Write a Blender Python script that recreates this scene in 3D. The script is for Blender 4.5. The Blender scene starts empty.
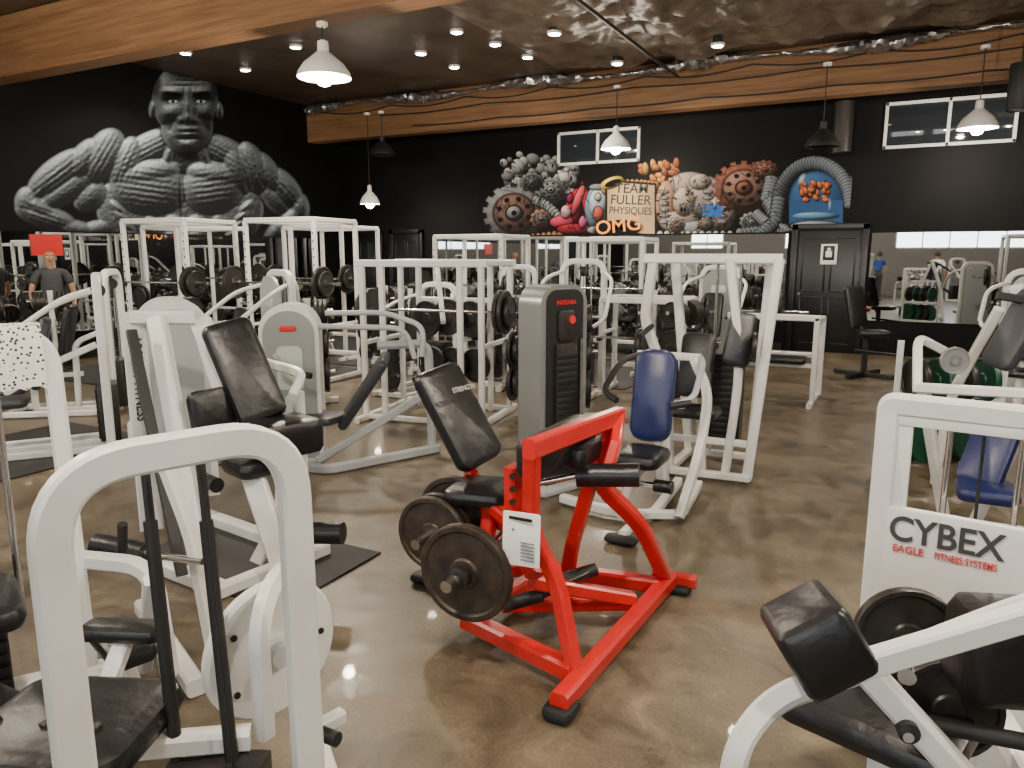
import bpy, math, random
import numpy as np
from mathutils import Vector, Matrix, noise as mn_
random.seed(4)
V=Vector
COL=bpy.context.scene.collection
# ---------------------------------------------------------------- materials
def mat(name,col,rough=.5,metal=0,emit=None,es=0,noise=None,bump=None,coat=0,spec=.5):
    m=bpy.data.materials.new(name);m.use_nodes=True;nt=m.node_tree;b=nt.nodes['Principled BSDF']
    b.inputs['Base Color'].default_value=(*col,1);b.inputs['Roughness'].default_value=rough;b.inputs['Metallic'].default_value=metal
    b.inputs['Coat Weight'].default_value=coat;b.inputs['Specular IOR Level'].default_value=spec
    if emit: b.inputs['Emission Color'].default_value=(*emit,1);b.inputs['Emission Strength'].default_value=es
    if noise or bump:
        tc=nt.nodes.new('ShaderNodeTexCoord')
    if noise:
        sc,c2=noise
        n=nt.nodes.new('ShaderNodeTexNoise');n.inputs['Scale'].default_value=sc;n.inputs['Detail'].default_value=6
        r=nt.nodes.new('ShaderNodeValToRGB');r.color_ramp.elements[0].position=.35;r.color_ramp.elements[1].position=.65
        r.color_ramp.elements[0].color=(*col,1);r.color_ramp.elements[1].color=(*c2,1)
        nt.links.new(tc.outputs['Object'],n.inputs['Vector']);nt.links.new(n.outputs[0],r.inputs[0]);nt.links.new(r.outputs[0],b.inputs['Base Color'])
    if bump:
        sc,st=bump
        n=nt.nodes.new('ShaderNodeTexNoise');n.inputs['Scale'].default_value=sc;n.inputs['Detail'].default_value=4
        bp=nt.nodes.new('ShaderNodeBump');bp.inputs['Strength'].default_value=st;bp.inputs['Distance'].default_value=.02
        nt.links.new(tc.outputs['Object'],n.inputs['Vector']);nt.links.new(n.outputs[0],bp.inputs['Height']);nt.links.new(bp.outputs[0],b.inputs['Normal'])
    return m
WH=mat('white_powdercoat',(.76,.76,.74),.33,noise=(3,(.68,.68,.65)))
WH2=mat('grey_white_frame',(.40,.42,.43),.35)
RED=mat('red_powdercoat',(.56,.012,.010),.28,coat=.3)
BLK=mat('black_vinyl',(.007,.007,.008),.36,bump=(18,.18))
RUB=mat('black_rubber',(.009,.009,.009),.55)
IRON=mat('cast_iron',(.018,.017,.016),.42,metal=.3,noise=(25,(.035,.03,.027)))
RUST=mat('worn_iron',(.03,.025,.02),.5,metal=.4,noise=(18,(.065,.048,.036)))
CHR=mat('chrome',(.7,.7,.7),.15,metal=1)
SIL=mat('silver_paint',(.36,.37,.37),.3,metal=.6)
GRYV=mat('grey_vinyl',(.035,.038,.045),.45)
BLUE=mat('blue_vinyl',(.008,.014,.075),.33,bump=(14,.1))
SHR=mat('shroud_grey',(.26,.28,.27),.45)
MINT=mat('label_mint',(.5,.58,.53),.5)
GRN=mat('green_rubber',(.005,.05,.028),.45)
LBL=mat('label_white',(.85,.85,.82),.6)
LRED=mat('logo_red',(.6,.02,.02),.5)
LBK=mat('lettering_black',(.01,.01,.01),.5)
ORG=mat('mural_orange',(.95,.33,.04),.6)
# ---------------------------------------------------------------- mesh builder
class B:
    def __init__(s,M=None): s.v=[];s.f=[];s.m=[];s.mats=[];s.M=M or Matrix()
    def mi(s,m):
        if m not in s.mats: s.mats.append(m)
        return s.mats.index(m)
    def add(s,vs,fs,m):
        o=len(s.v);k=s.mi(m)
        s.v+= [s.M@V(p) for p in vs]; s.f+=[[i+o for i in f] for f in fs]; s.m+=[k]*len(fs)
    def loft(s,rings,m,cap=True):
        n=len(rings[0]);vs=[p for r in rings for p in r];fs=[]
        for i in range(len(rings)-1):
            for j in range(n):
                a=i*n+j;b=i*n+(j+1)%n;fs.append([a,b,b+n,a+n])
        if cap: fs.append(list(range(n))[::-1]);fs.append([(len(rings)-1)*n+j for j in range(n)])
        s.add(vs,fs,m)
    def tube(s,pts,m,w=.06,h=None,fil=0,rnd=False,up=(0,0,1),seg=5):
        h=h or w;pts=[V(p) for p in pts]
        if fil and len(pts)>2:
            q=[pts[0]]
            for i in range(1,len(pts)-1):
                a,b,c=pts[i-1],pts[i],pts[i+1];d1=(a-b);d2=(c-b)
                r=min(fil,d1.length*.49,d2.length*.49);d1.normalize();d2.normalize()
                p1=b+d1*r;p2=b+d2*r
                for k in range(seg+1):
                    t=k/seg;q.append((1-t)**2*p1+2*t*(1-t)*b+t*t*p2)
            q.append(pts[-1]);pts=q
        if rnd: prof=[(math.cos(i*math.pi/6)*w/2,math.sin(i*math.pi/6)*h/2) for i in range(12)]
        else:
            e=min(w,h)*.16;x=w/2;y=h/2
            prof=[(x,-y+e),(x,y-e),(x-e,y),(-x+e,y),(-x,y-e),(-x,-y+e),(-x+e,-y),(x-e,-y)]
        T0=(pts[1]-pts[0]).normalized();u=V(up)
        if abs(T0.dot(u.normalized()))>.95: u=V((0,1,0)) if abs(T0.y)<.9 else V((1,0,0))
        S=T0.cross(u).normalized();U=S.cross(T0).normalized();rings=[];Tp=T0
        for i,p in enumerate(pts):
            if i==0: Tm=T0
            elif i==len(pts)-1: Tm=(p-pts[i-1]).normalized()
            else:
                Ta=(p-pts[i-1]).normalized();Tb=(pts[i+1]-p).normalized();Tm=(Ta+Tb)
                Tm=Tm.normalized() if Tm.length>1e-6 else Ta
            qd=Tp.rotation_difference(Tm);S=qd@S;U=qd@U;Tp=Tm
            rings.append([p+S*a+U*b for a,b in prof])
        s.loft(rings,m)
    def cyl(s,a,b,r,m,seg=16,r2=None):
        a=V(a);b=V(b);T=(b-a).normalized();u=V((0,0,1)) if abs(T.z)<.9 else V((1,0,0))
        S=T.cross(u).normalized();U=S.cross(T);r2=r if r2 is None else r2
        s.loft([[p+S*math.cos(2*math.pi*i/seg)*rr+U*math.sin(2*math.pi*i/seg)*rr for i in range(seg)] for p,rr in((a,r),(b,r2))],m)
    def lathe(s,c,ax,prof,m,seg=32,cap=True):
        c=V(c);T=V(ax).normalized();u=V((0,0,1)) if abs(T.z)<.9 else V((1,0,0))
        S=T.cross(u).normalized();U=S.cross(T)
        s.loft([[c+T*h+S*math.cos(2*math.pi*i/seg)*max(r,1e-4)+U*math.sin(2*math.pi*i/seg)*max(r,1e-4) for i in range(seg)] for r,h in prof],m,cap)
    def plate(s,c,ax,r,m=None,t=.04):
        m=m or IRON
        s.lathe(c,ax,[(.03,-t/2),(r*.28,-t/2),(r*.32,-t*.3),(r*.84,-t*.3),(r*.88,-t/2),(r*.97,-t/2),(r,-t*.3),(r,t*.3),(r*.97,t/2),(r*.88,t/2),(r*.84,t*.3),(r*.32,t*.3),(r*.28,t/2),(.03,t/2)],m)
    def slab(s,c,size,m,X=(1,0,0),Z=(0,0,1),r=.03,e=.02):
        c=V(c);Z=V(Z).normalized();X=V(X);X=(X-Z*X.dot(Z)).normalized();Y=Z.cross(X)
        w,d,h=[q/2 for q in size];r=min(r,w*.98,d*.98);e=min(e,h*.95,r+.001,w*.5,d*.5)
        def ring(z,ins):
            out=[]
            ww=w-ins;dd=d-ins;rr=max(r-ins*.5,.002)
            for cx,cy,a0 in((ww-rr,dd-rr,0),(-ww+rr,dd-rr,90),(-ww+rr,-dd+rr,180),(ww-rr,-dd+rr,270)):
                for k in range(5):
                    a=math.radians(a0+k*22.5);out.append(c+X*(cx+rr*math.cos(a))+Y*(cy+rr*math.sin(a))+Z*z)
            return out
        s.loft([ring(-h,e),ring(-h+e*.3,e*.3),ring(-h+e,0),ring(h-e,0),ring(h-e*.3,e*.3),ring(h,e)],m)
    def pad(s,c,L,N,l,w,t,m=None,r=.05): # long axis L, normal N
        s.slab(c,(w,l,t),m or BLK,X=V(L).cross(V(N)),Z=N,r=r,e=t*.42)
    def box(s,c,size,m,yaw=0,e=.004):
        a=math.radians(yaw);s.slab(c,size,m,X=(math.cos(a),math.sin(a),0),r=.006,e=e)
    def prism(s,pts,o,ax,ay,t,m):
        o=V(o);ax=V(ax).normalized();ay=V(ay).normalized();az=ax.cross(ay)
        s.loft([[o+ax*a+ay*b+az*z for a,b in pts] for z in(-t/2,t/2)],m)
    def done(s,name,smooth=True):
        me=bpy.data.meshes.new(name);vs=np.array([tuple(p) for p in s.v])
        mn=vs.min(0);mx=vs.max(0);o=np.array([(mn[0]+mx[0])/2,(mn[1]+mx[1])/2,mn[2]]);vs=vs-o
        me.from_pydata([tuple(p) for p in vs],[],s.f)
        for m in s.mats: me.materials.append(m)
        me.polygons.foreach_set('material_index',s.m)
        me.polygons.foreach_set('use_smooth',[smooth]*len(s.m))
        try: me.set_sharp_from_angle(angle=math.radians(38))
        except Exception: pass
        ob=bpy.data.objects.new(name,me);ob.location=o;COL.objects.link(ob);return ob
def LM(x,y,yaw=0): return Matrix.Translation((x,y,0))@Matrix.Rotation(math.radians(yaw),4,'Z')
def archp(w,h,r,n=8):
    p=[(-w/2,0),(w/2,0)]
    for k in range(n+1): a=math.pi/2*k/n;p.append((w/2-r+r*math.cos(a),h-r+r*math.sin(a)))
    for k in range(n+1): a=math.pi/2+math.pi/2*k/n;p.append((-w/2+r+r*math.cos(a),h-r+r*math.sin(a)))
    return p
def text(body,size,o,ax,ay,m,parent=None,ext=.001,align='CENTER',name='lettering',sx=1,bold=.015,ls=1):
    c=bpy.data.curves.new(name,'FONT');c.body=body;c.size=size;c.extrude=ext;c.align_x=align;c.align_y='CENTER';c.offset=size*bold;c.space_line=ls
    c.materials.append(m);ob=bpy.data.objects.new(name,c);COL.objects.link(ob)
    ax=V(ax).normalized();ay=V(ay);ay=(ay-ax*ay.dot(ax)).normalized();az=ax.cross(ay)
    M=Matrix((ax*sx,ay,az)).transposed().to_4x4();M.translation=V(o)
    if parent: ob.parent=parent;M=Matrix.Translation(-parent.location)@M
    ob.matrix_basis=M
    return ob
# ================================================================= ROOM
LX,RX,BY,FY,CZ=-11.8,5.0,13.9,-6.0,4.85
floorm=mat('polished_concrete',(.10,.078,.055),.2,coat=.06)
nt=floorm.node_tree;b=nt.nodes['Principled BSDF'];tc=nt.nodes.new('ShaderNodeTexCoord')
def noise(sc,det=8,dist=0,rg=.5):
    n=nt.nodes.new('ShaderNodeTexNoise');n.inputs['Scale'].default_value=sc;n.inputs['Detail'].default_value=det;n.inputs['Distortion'].default_value=dist;n.inputs['Roughness'].default_value=rg
    nt.links.new(tc.outputs['Object'],n.inputs['Vector']);return n
def ramp(src,st):
    r=nt.nodes.new('ShaderNodeValToRGB');cr=r.color_ramp
    while len(cr.elements)<len(st): cr.elements.new(.5)
    for e,(p,c) in zip(cr.elements,st): e.position=p;e.color=(*c,1)
    nt.links.new(src,r.inputs[0]);return r
n1=noise(.9,12,.4,.6);n2=noise(3.5,14,1.0,.68);n3=noise(70,4);n4=noise(22,6,.5,.6)
r1=ramp(n1.outputs[0],[(.3,(.098,.076,.048)),(.5,(.135,.108,.071)),(.7,(.18,.146,.10))])
r2=ramp(n2.outputs[0],[(.34,(.50,.48,.45)),(.48,(.90,.89,.88)),(.56,(1.05,1.04,1.03)),(.68,(1.45,1.43,1.40))])
r3=ramp(n3.outputs[0],[(.3,(.78,.78,.78)),(.6,(1.06,1.06,1.06))])
r4=ramp(n4.outputs[0],[(.62,(1,1,1)),(.72,(1.35,1.35,1.33))])
def mul(a,bb):
    x=nt.nodes.new('ShaderNodeMix');x.data_type='RGBA';x.blend_type='MULTIPLY';x.inputs[0].default_value=1
    nt.links.new(a,x.inputs[6]);nt.links.new(bb,x.inputs[7]);return x.outputs[2]
nt.links.new(mul(mul(mul(r1.outputs[0],r2.outputs[0]),r3.outputs[0]),r4.outputs[0]),b.inputs['Base Color'])
rr=ramp(n2.outputs[0],[(.3,(.30,)*3),(.7,(.5,)*3)]);nt.links.new(rr.outputs[0],b.inputs['Roughness']);b.inputs['Specular IOR Level'].default_value=.4
wallm=mat('black_wall_paint',(.0025,.0025,.003),.6,spec=.15,bump=(8,.1),noise=(2,(.004,.004,.0045)))
ceilm=mat('brown_ceiling',(.055,.037,.024),.5,noise=(1.3,(.10,.07,.048)),bump=(2.2,1.0))
sheetm=mat('vapor_barrier_plastic',(.10,.075,.052),.42,noise=(3.1,(.20,.155,.115)),bump=(9,1.0))
woodm=mat('glulam_wood',(.30,.12,.04),.55,spec=.3)
nt=woodm.node_tree;b=nt.nodes['Principled BSDF'];tc=nt.nodes.new('ShaderNodeTexCoord')
mp=nt.nodes.new('ShaderNodeMapping');mp.inputs['Scale'].default_value=(.35,9,9);nt.links.new(tc.outputs['Object'],mp.inputs[0])
n=nt.nodes.new('ShaderNodeTexNoise');n.inputs['Scale'].default_value=2.5;n.inputs['Detail'].default_value=10;n.inputs['Roughness'].default_value=.7;nt.links.new(mp.outputs[0],n.inputs['Vector'])
rw=ramp(n.outputs[0],[(.3,(.13,.062,.028)),(.5,(.215,.112,.052)),(.72,(.30,.168,.083))]);nt.links.new(rw.outputs[0],b.inputs['Base Color'])
mirm=mat('mirror_glass',(.66,.68,.68),.015,metal=1)
def slabbox(name,x0,x1,y0,y1,z0,z1,m):
    bb=B();c=((x0+x1)/2,(y0+y1)/2,(z0+z1)/2);x,y,z=[(q)/2 for q in(x1-x0,y1-y0,z1-z0)]
    vs=[(c[0]+i*x,c[1]+j*y,c[2]+k*z) for i in(-1,1) for j in(-1,1) for k in(-1,1)]
    bb.add(vs,[[0,1,3,2],[4,6,7,5],[0,4,5,1],[2,3,7,6],[0,2,6,4],[1,5,7,3]],m);return bb.done(name,False)
slabbox('floor',LX-.2,RX+.2,FY-.2,BY+.2,-.1,0,floorm)
slabbox('ceiling',LX-.2,RX+.2,FY-.2,BY+.2,CZ,CZ+.1,ceilm)
slabbox('wall_left',LX-.2,LX,FY,BY,0,CZ,wallm)
slabbox('wall_right',RX,RX+.2,FY,BY,0,CZ,wallm)
slabbox('wall_back',LX-.2,RX+.2,BY,BY+.2,0,CZ,wallm)
greyw=mat('front_wall_paint',(.22,.215,.21),.6)
slabbox('wall_front',LX-.2,RX+.2,FY-.2,FY,0,CZ,greyw)
slabbox('ceiling_beam',LX+.01,RX-.01,6.25,6.55,4.08,4.84,woodm)
slabbox('ceiling_beam',LX+.01,RX-.01,12.85,13.15,4.08,4.84,woodm)
slabbox('mirror_left_wall',LX,LX+.02,1.0,13.0,.45,2.02,mirm)
slabbox('mirror_back_wall',-9.25,-1.85,BY-.02,BY,.5,2.03,mirm)
slabbox('mirror_back_wall',-.53,4.6,BY-.02,BY,.58,2.03,mirm)
slabbox('red_reflection_panel',LX+.025,LX+.04,6.72,7.2,1.66,1.98,mat('reflection_red',(.5,.015,.01),.5,emit=(1,.03,.02),es=.12))  # faintly glowing red panel painted in place of a red reflection in the mirror
# foil insulation along the beam
def foil(name,y,z,r,x0,x1,seed=3):
    bb=B();m=mat('foil_insulation',(.5,.51,.53),.25,metal=.9);rings=[];n=300
    rnd=random.Random(seed)
    for i in range(n):
        x=x0+(x1-x0)*i/(n-1);w=1+.55*math.sin(x*2.3+seed);rings.append([V((x,y+math.cos(a*math.pi/5)*r*w*(.5+.8*rnd.random()),z+math.sin(a*math.pi/5)*r*w*(.4+.7*rnd.random())+.03*math.sin(x*1.7))) for a in range(10)])
    bb.loft(rings,m);return bb.done(name,False)
foil('foil_insulation_roll',12.70,4.73,.075,LX+.2,RX-.3)
bb=B()
def cable(y,z,x0,x1,sag,n,ph):
    pts=[]
    for i in range(n*8+1):
        t=i/(n*8);pts.append((x0+(x1-x0)*t,y,z-sag*abs(math.sin(t*n*math.pi+ph))))
    bb.tube(pts,RUB,.025,rnd=True)
cable(12.83,4.66,LX+.5,RX-.3,.09,9,0);cable(12.83,4.50,LX+2,RX-.3,.05,5,.4);cable(12.83,4.22,-9,RX-.3,.03,7,0);bb.done('electrical_cable_run')
bb=B();bb.cyl((-3.5,6.9,4.5),(-3.5,12.4,4.5),.025,IRON);bb.cyl((-3.5,6.9,4.5),(-3.5,6.9,4.84),.008,CHR);bb.cyl((-3.5,12.3,4.5),(-3.5,12.3,4.84),.008,CHR);bb.done('sprinkler_pipe')
# sagging vapour barrier folds
bb=B()
nx,ny=190,110;vs=[];fs=[]
for j in range(ny):
    for i in range(nx):
        x=-5.6+10.4*i/(nx-1);y=6.7+5.7*j/(ny-1);ed=min(1,12*min(i,nx-1-i)/nx,12*min(j,ny-1-j)/ny)
        f=abs(mn_.noise(V((x*.9,y*1.3,0))))*.20+abs(mn_.noise(V((x*2.6+5,y*3.2,3))))*.11+abs(mn_.noise(V((x*6+y*2,y*6,7))))*.05+.07*(1-abs((x*1.0)%1.2/.6-1))
        vs.append((x,y,CZ-.01-ed*(.03+f)))
for j in range(ny-1):
    for i in range(nx-1):
        a=j*nx+i;fs.append([a,a+nx,a+nx+1,a+1])
bb.add(vs,fs,sheetm);bb.done('ceiling_plastic_sheet')
# windows
glass=mat('dark_glass',(.02,.025,.03),.05)
day=mat('daylight_glass',(.9,.9,.9),.5,emit=(.9,.95,1),es=7)
vin=mat('window_frame_white',(.75,.75,.73),.4)
def window(name,x0,x1,z0,z1,y,g,mull=1,sgn=-1):
    bb=B();cx=(x0+x1)/2;cz=(z0+z1)/2
    bb.box((cx,y+sgn*.01,cz),(x1-x0,.02,z1-z0),g)
    w=.05
    for xx in [x0,x1]+[x0+(x1-x0)*(k+1)/(mull+1) for k in range(mull)]: bb.box((xx,y+sgn*.03,cz),(w,.06,z1-z0+w),vin)
    for zz in(z0,z1): bb.box((cx,y+sgn*.03,zz),(x1-x0+w,.06,w),vin)
    return bb.done(name)
window('window_1',-6.24,-4.6,3.42,4.0,BY,glass,1)
window('window_2',-.46,1.3,3.38,4.05,BY,glass,1)
window('window_3',-8.6,-7.2,1.9,3.9,FY,day,1,1)
window('window_4',-4.6,-1.4,1.9,3.9,FY,day,3,1)
window('window_5',-.4,4.2,1.9,3.9,FY,day,4,1)
# doors
def door(name,x0,x1,h=2.15):
    bb=B();m=mat('black_door_paint',(.004,.004,.005),.35);cx=(x0+x1)/2;w=x1-x0
    for xx in(x0+.05,x1-.05): bb.box((xx,BY-.05,h/2+.03),(.1,.1,h+.06),m)
    bb.box((cx,BY-.05,h+.02),(w,.1,.1),m);bb.box((cx,BY-.03,h/2),(w-.2,.04,h),m)
    pw=(w-.2)*.36
    for sx in(-1,1):
        for z0,z1 in((.15,.95),(1.05,1.95)):
            X=cx+sx*(w-.2)*.23;zc=(z0+z1)/2;hh=z1-z0
            for dx in(-pw/2,pw/2): bb.box((X+dx,BY-.055,zc),(.025,.02,hh),m)
            for zz in(z0,z1): bb.box((X,BY-.055,zz),(pw,.02,.025),m)
    bb.cyl((x0+.18,BY-.05,1.0),(x0+.18,BY-.12,1.0),.025,CHR)
    return bb.done(name)
door('door_1',-1.78,-.57,2.12);door('door_2',-10.4,-9.5);door('door_3',-11.4,-10.6)
bb=B();bb.box((-1.17,BY-.075,1.68),(.26,.012,.34),LBL);bb.box((-1.17,BY-.083,1.7),(.18,.006,.24),LBK);bb.cyl((-1.17,BY-.087,1.76),(-1.17,BY-.09,1.76),.03,LBL);bb.box((-1.17,BY-.088,1.68),(.1,.006,.1),LBL);bb.done('door_poster')
for nm,x0,x1,y0,y1 in(('baseboard_back',-9.4,-1.85,BY-.03,BY),('baseboard_left',LX,LX+.03,0,13)): slabbox(nm,x0,x1,y0,y1,0,.12,mat('black_trim',(.006,.006,.006),.4))
# ================================================================= MURALS (flat wall paintings)
th=math.atan(131/740);ct,st_=math.cos(th),math.sin(th);ya=math.radians(27.7);ca,sa=math.cos(ya),math.sin(ya)
def sketch(x,y,z):   # wall point -> artist's sketch sheet coordinate (rectification of the flat artwork)
    X=ca*x+sa*y;Y=-sa*x+ca*y;Z=z-1.7;F=ct*Y-st_*Z;U=st_*Y+ct*Z
    return 512+740*X/F,384-740*U/F
def lump(C,u,v,cx,cy,rx,ry,rot,col,lo=.05,soft=.12,teeth=0,flat=False,pw=1.2,ol=0):
    # restrict to bounding window for speed
    R=max(rx,ry)*1.02+1;sel=np.nonzero((np.abs(u-cx)<R)&(np.abs(v-cy)<R))[0]
    if len(sel)==0: return C
    u=u[sel];v=v[sel]
    a=math.radians(rot);du=u-cx;dv=v-cy
    p=(du*math.cos(a)+dv*math.sin(a))/rx;q=(-du*math.sin(a)+dv*math.cos(a))/ry
    rr=np.sqrt(p*p+q*q)+1e-6
    if teeth: rr=rr*(1+.13*(np.sin(teeth*np.arctan2(q,p))>0))
    al=np.clip((1-rr)/soft,0,1)[:,None];h=np.sqrt(np.clip(1-rr*rr,0,1))
    if flat: val=np.ones_like(h)
    else:
        nu=p*math.cos(a)-q*math.sin(a);nv=p*math.sin(a)+q*math.cos(a)
        d=np.clip(-.4*nu-.6*nv+.62*h,0,1)
        val=lo+(1-lo)*d**pw+.5*d**14
    if ol: 
        w=ol/min(rx,ry);val=val*np.clip((1-w-rr)/.06+1,.04,1)
    C[sel]=C[sel]*(1-al)+al*val[:,None]*np.array(col)[None]
    return C
def blur(A,r):
    for ax in(0,1):
        n=A.shape[ax]
        for _ in range(2):
            P=np.concatenate([np.repeat(A.take([0],ax),r,ax),A,np.repeat(A.take([-1],ax),r,ax)],ax)
            k=np.cumsum(P,axis=ax);z=np.zeros_like(k.take([0],ax));k=np.concatenate([z,k],ax)
            A=(k.take(range(2*r+1,2*r+1+n),ax)-k.take(range(0,n),ax))/(2*r+1)
    return A
class Sheet:
    def __init__(s,u0,u1,v0,v1,S=2):
        s.u0,s.v0,s.S=u0,v0,S;s.w=int((u1-u0)*S);s.h=int((v1-v0)*S)
        s.U,s.Vv=np.meshgrid(u0+np.arange(s.w)/S,v0+np.arange(s.h)/S)
    def sample(s,C,u,v):
        C=C.reshape(s.h,s.w,3);x=np.clip((u-s.u0)*s.S,0,s.w-1.001);y=np.clip((v-s.v0)*s.S,0,s.h-1.001)
        i=x.astype(int);j=y.astype(int);fx=(x-i)[:,None];fy=(y-j)[:,None]
        return (C[j,i]*(1-fx)+C[j,i+1]*fx)*(1-fy)+(C[j+1,i]*(1-fx)+C[j+1,i+1]*fx)*fy
def grid_mural(name,P,nu,nv,painter,base):
    a,bq=np.meshgrid(np.linspace(0,1,nu),np.linspace(0,1,nv));xyz=P(a.ravel(),bq.ravel())
    u,v=sketch(*xyz);C=painter(u,v)
    me=bpy.data.meshes.new(name);idx=np.arange(nu*nv).reshape(nv,nu)
    F=np.stack([idx[:-1,:-1],idx[:-1,1:],idx[1:,1:],idx[1:,:-1]],-1).reshape(-1,4)
    me.from_pydata(np.stack(xyz,-1).tolist(),[],F.tolist())
    at=me.color_attributes.new('Col','FLOAT_COLOR','POINT');at.data.foreach_set('color',np.hstack([np.clip(C,0,1),np.ones((len(u),1))]).astype(np.float32).ravel())
    m=mat(name+'_paint',(1,1,1),.6,spec=.15);n=m.node_tree.nodes.new('ShaderNodeVertexColor');n.layer_name='Col'
    m.node_tree.links.new(n.outputs[0],m.node_tree.nodes['Principled BSDF'].inputs['Base Color']);me.materials.append(m)
    ob=bpy.data.objects.new(name,me);COL.objects.link(ob);return ob
def man(u,v):
    s=Sheet(0,335,55,250,3);U,W=s.U,s.Vv;H=np.zeros_like(U);rng=np.random.RandomState(2)
    def el(cx,cy,rx,ry,rot,amp,base=.45):
        nonlocal H
        a=math.radians(rot);du=U-cx;dv=W-cy
        p=(du*math.cos(a)+dv*math.sin(a))/rx;q=(-du*math.sin(a)+dv*math.cos(a))/ry;r2=p*p+q*q
        h=np.where(r2<1,amp*base+amp*(1-base)*np.sqrt(np.clip(1-r2,0,1)),0);H=np.maximum(H,h)
    for a in [(180,212,62,56,0,17),(122,214,24,34,-18,17),(240,214,22,32,18,17),
      (186,150,28,26,0,22),(148,150,38,16,-27,24),(226,154,32,15,27,24),(170,152,6,22,20,27),(203,154,6,21,-20,27),
      (126,163,16,27,22,30),(104,156,19,29,28,30),(84,160,14,25,38,27),
      (236,170,13,25,-18,30),(253,168,14,27,-22,30),(268,174,11,24,-28,27),
      (58,174,37,16,-37,26),(66,190,36,13,-33,24),(90,196,18,14,-40,21),
      (28,202,13,15,0,23),(46,217,32,12,18,25),(72,229,30,9,10,22),(40,208,21,8,32,26.5),(96,230,16,9,-10,20),
      (284,188,25,13,50,25),(274,197,22,11,52,23),(300,208,9,15,-5,23),(288,224,20,10,-55,24),(276,232,18,8,-50,22),
      (149,188,38,27,8,32),(146,174,35,14,-10,32.5),(213,188,31,26,-8,32),(215,175,29,13,10,32.5),
      (173,223,11,8,0,25),(196,223,11,8,0,25),(173,238,11,8,0,24),(196,238,11,8,0,24),
      (118,208,11,4,40,24),(122,217,11,4,38,24),(127,226,11,4,35,24),(133,235,11,4,32,23),(246,207,10,4,-40,24),(242,216,10,4,-38,24),(238,225,10,4,-35,24),(232,234,10,4,-30,23),
      (150,226,9,14,10,21),(219,226,9,14,-10,21)]: el(*a)
    H=blur(H,3)
    # muscle fibre streaks following local direction
    def streak(cx,cy,rx,ry,rot,f,A):
        a=math.radians(rot);du=U-cx;dv=W-cy
        p=(du*math.cos(a)+dv*math.sin(a));q=(-du*math.sin(a)+dv*math.cos(a))
        return A*np.exp(-(p/rx)**2-(q/ry)**2)*np.sin(q*f+.15*np.sin(p*.4))
    for a in [(148,188,34,20,8,1.1,.5),(213,188,28,18,-8,1.1,.5),(104,156,26,16,-60,1.2,.45),(126,163,24,12,-66,1.2,.4),(253,168,24,12,62,1.2,.4),(58,176,32,12,-37,1.1,.5),(46,217,28,10,18,1.3,.4),(284,190,22,10,50,1.2,.4),(148,150,30,10,-27,1.3,.35),(226,154,26,9,27,1.3,.35)]: H=H+streak(*a)
    for (x0,y0,x1,y1,A) in [(96,140,100,178,.8),(60,166,36,196,.9),(40,205,75,226,.7),(256,156,262,190,.7),(280,180,298,204,.7),(128,150,120,186,.6),(150,165,178,182,.4),(200,182,232,168,.4),(164,140,178,168,.6)]:
        n=30
        for k in range(n):
            t=k/(n-1);x=x0+(x1-x0)*t+2*math.sin(t*7);y=y0+(y1-y0)*t+1.5*math.cos(t*9);w=np.exp(-((U-x)**2+(W-y)**2)/1.6);H=H+A*w*.35
    Hs=H;H=np.zeros_like(Hs)
    for a in [(185,100,33,37,0,52),(187,127,26,27,0,50),(153,108,4,10,8,40),(219,110,4,9,-8,38)]: el(*a,base=.6)
    def g(cx,cy,sx,sy,A): return A*np.exp(-((U-cx)/sx)**2-((W-cy)/sy)**2)
    Hh=H+g(172,92,11,4,4.5)+g(202,92,11,4,4.5)-g(172,101,8,5,7)-g(202,101,8,5,7)+g(188,108,4,12,6)+g(188,118,5,4,6)+g(180,120,3,3,2.5)+g(196,120,3,3,2.5)+g(167,114,8,6,4)+g(208,114,8,6,4)-g(169,127,5,7,4)-g(207,127,5,7,4)+g(188,129,10,2.2,2.5)+g(188,134.5,8,2.2,3)-g(188,139,9,2,3)+g(188,146,9,5,5)-g(182,86,14,1,1)-g(190,81,16,1,1)-g(184,93,1,4,1.8)-g(191,93,1,4,1.8)
    H=np.where(H>20,Hh,Hs);H=blur(H,1)+blur(rng.randn(*H.shape),3)*1.2
    gy,gx=np.gradient(H,1/3);nz=1.0;N=np.sqrt(gx*gx+gy*gy+nz*nz)
    def lit(l): l=np.array(l)/np.linalg.norm(l);return np.clip((-gx*l[0]-gy*l[1]+nz*l[2])/N,0,1)
    d=lit((-.35,-.8,.5));r2=lit((.9,-.2,.15));r3=lit((-.95,.1,.1))
    ao=np.clip((blur(H,10)-H)/6,0,1)
    mask=blur((H>2.5).astype(float),1)
    val=mask*(.01+.34*d**2.2+.42*d**10+.14*r2**4+.16*r3**5)*(1-.8*ao)
    val*=np.clip((246-W)/30,.12,1);val*=.82+.36*blur(rng.rand(*H.shape),4)
    C=(val[...,None]*np.array((.72,.85,.92))).reshape(-1,3)+np.array((.0025,.0025,.003))
    u1,v1=U.ravel(),W.ravel()
    def P(*a,**q): lump(C,u1,v1,*a,**q)
    def D(cx,cy,rx,ry,rot,k,soft=.8):
        a=math.radians(rot);du=u1-cx;dv=v1-cy;p=(du*math.cos(a)+dv*math.sin(a))/rx;q=(-du*math.sin(a)+dv*math.cos(a))/ry
        C[:]=C*(1-k*np.clip((1-np.sqrt(p*p+q*q))/soft,0,1))[:,None]
    D(184,70,31,13,0,.85,.5);D(156,86,7,18,10,.8,.6);D(215,88,6,16,-10,.8,.6)
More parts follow.
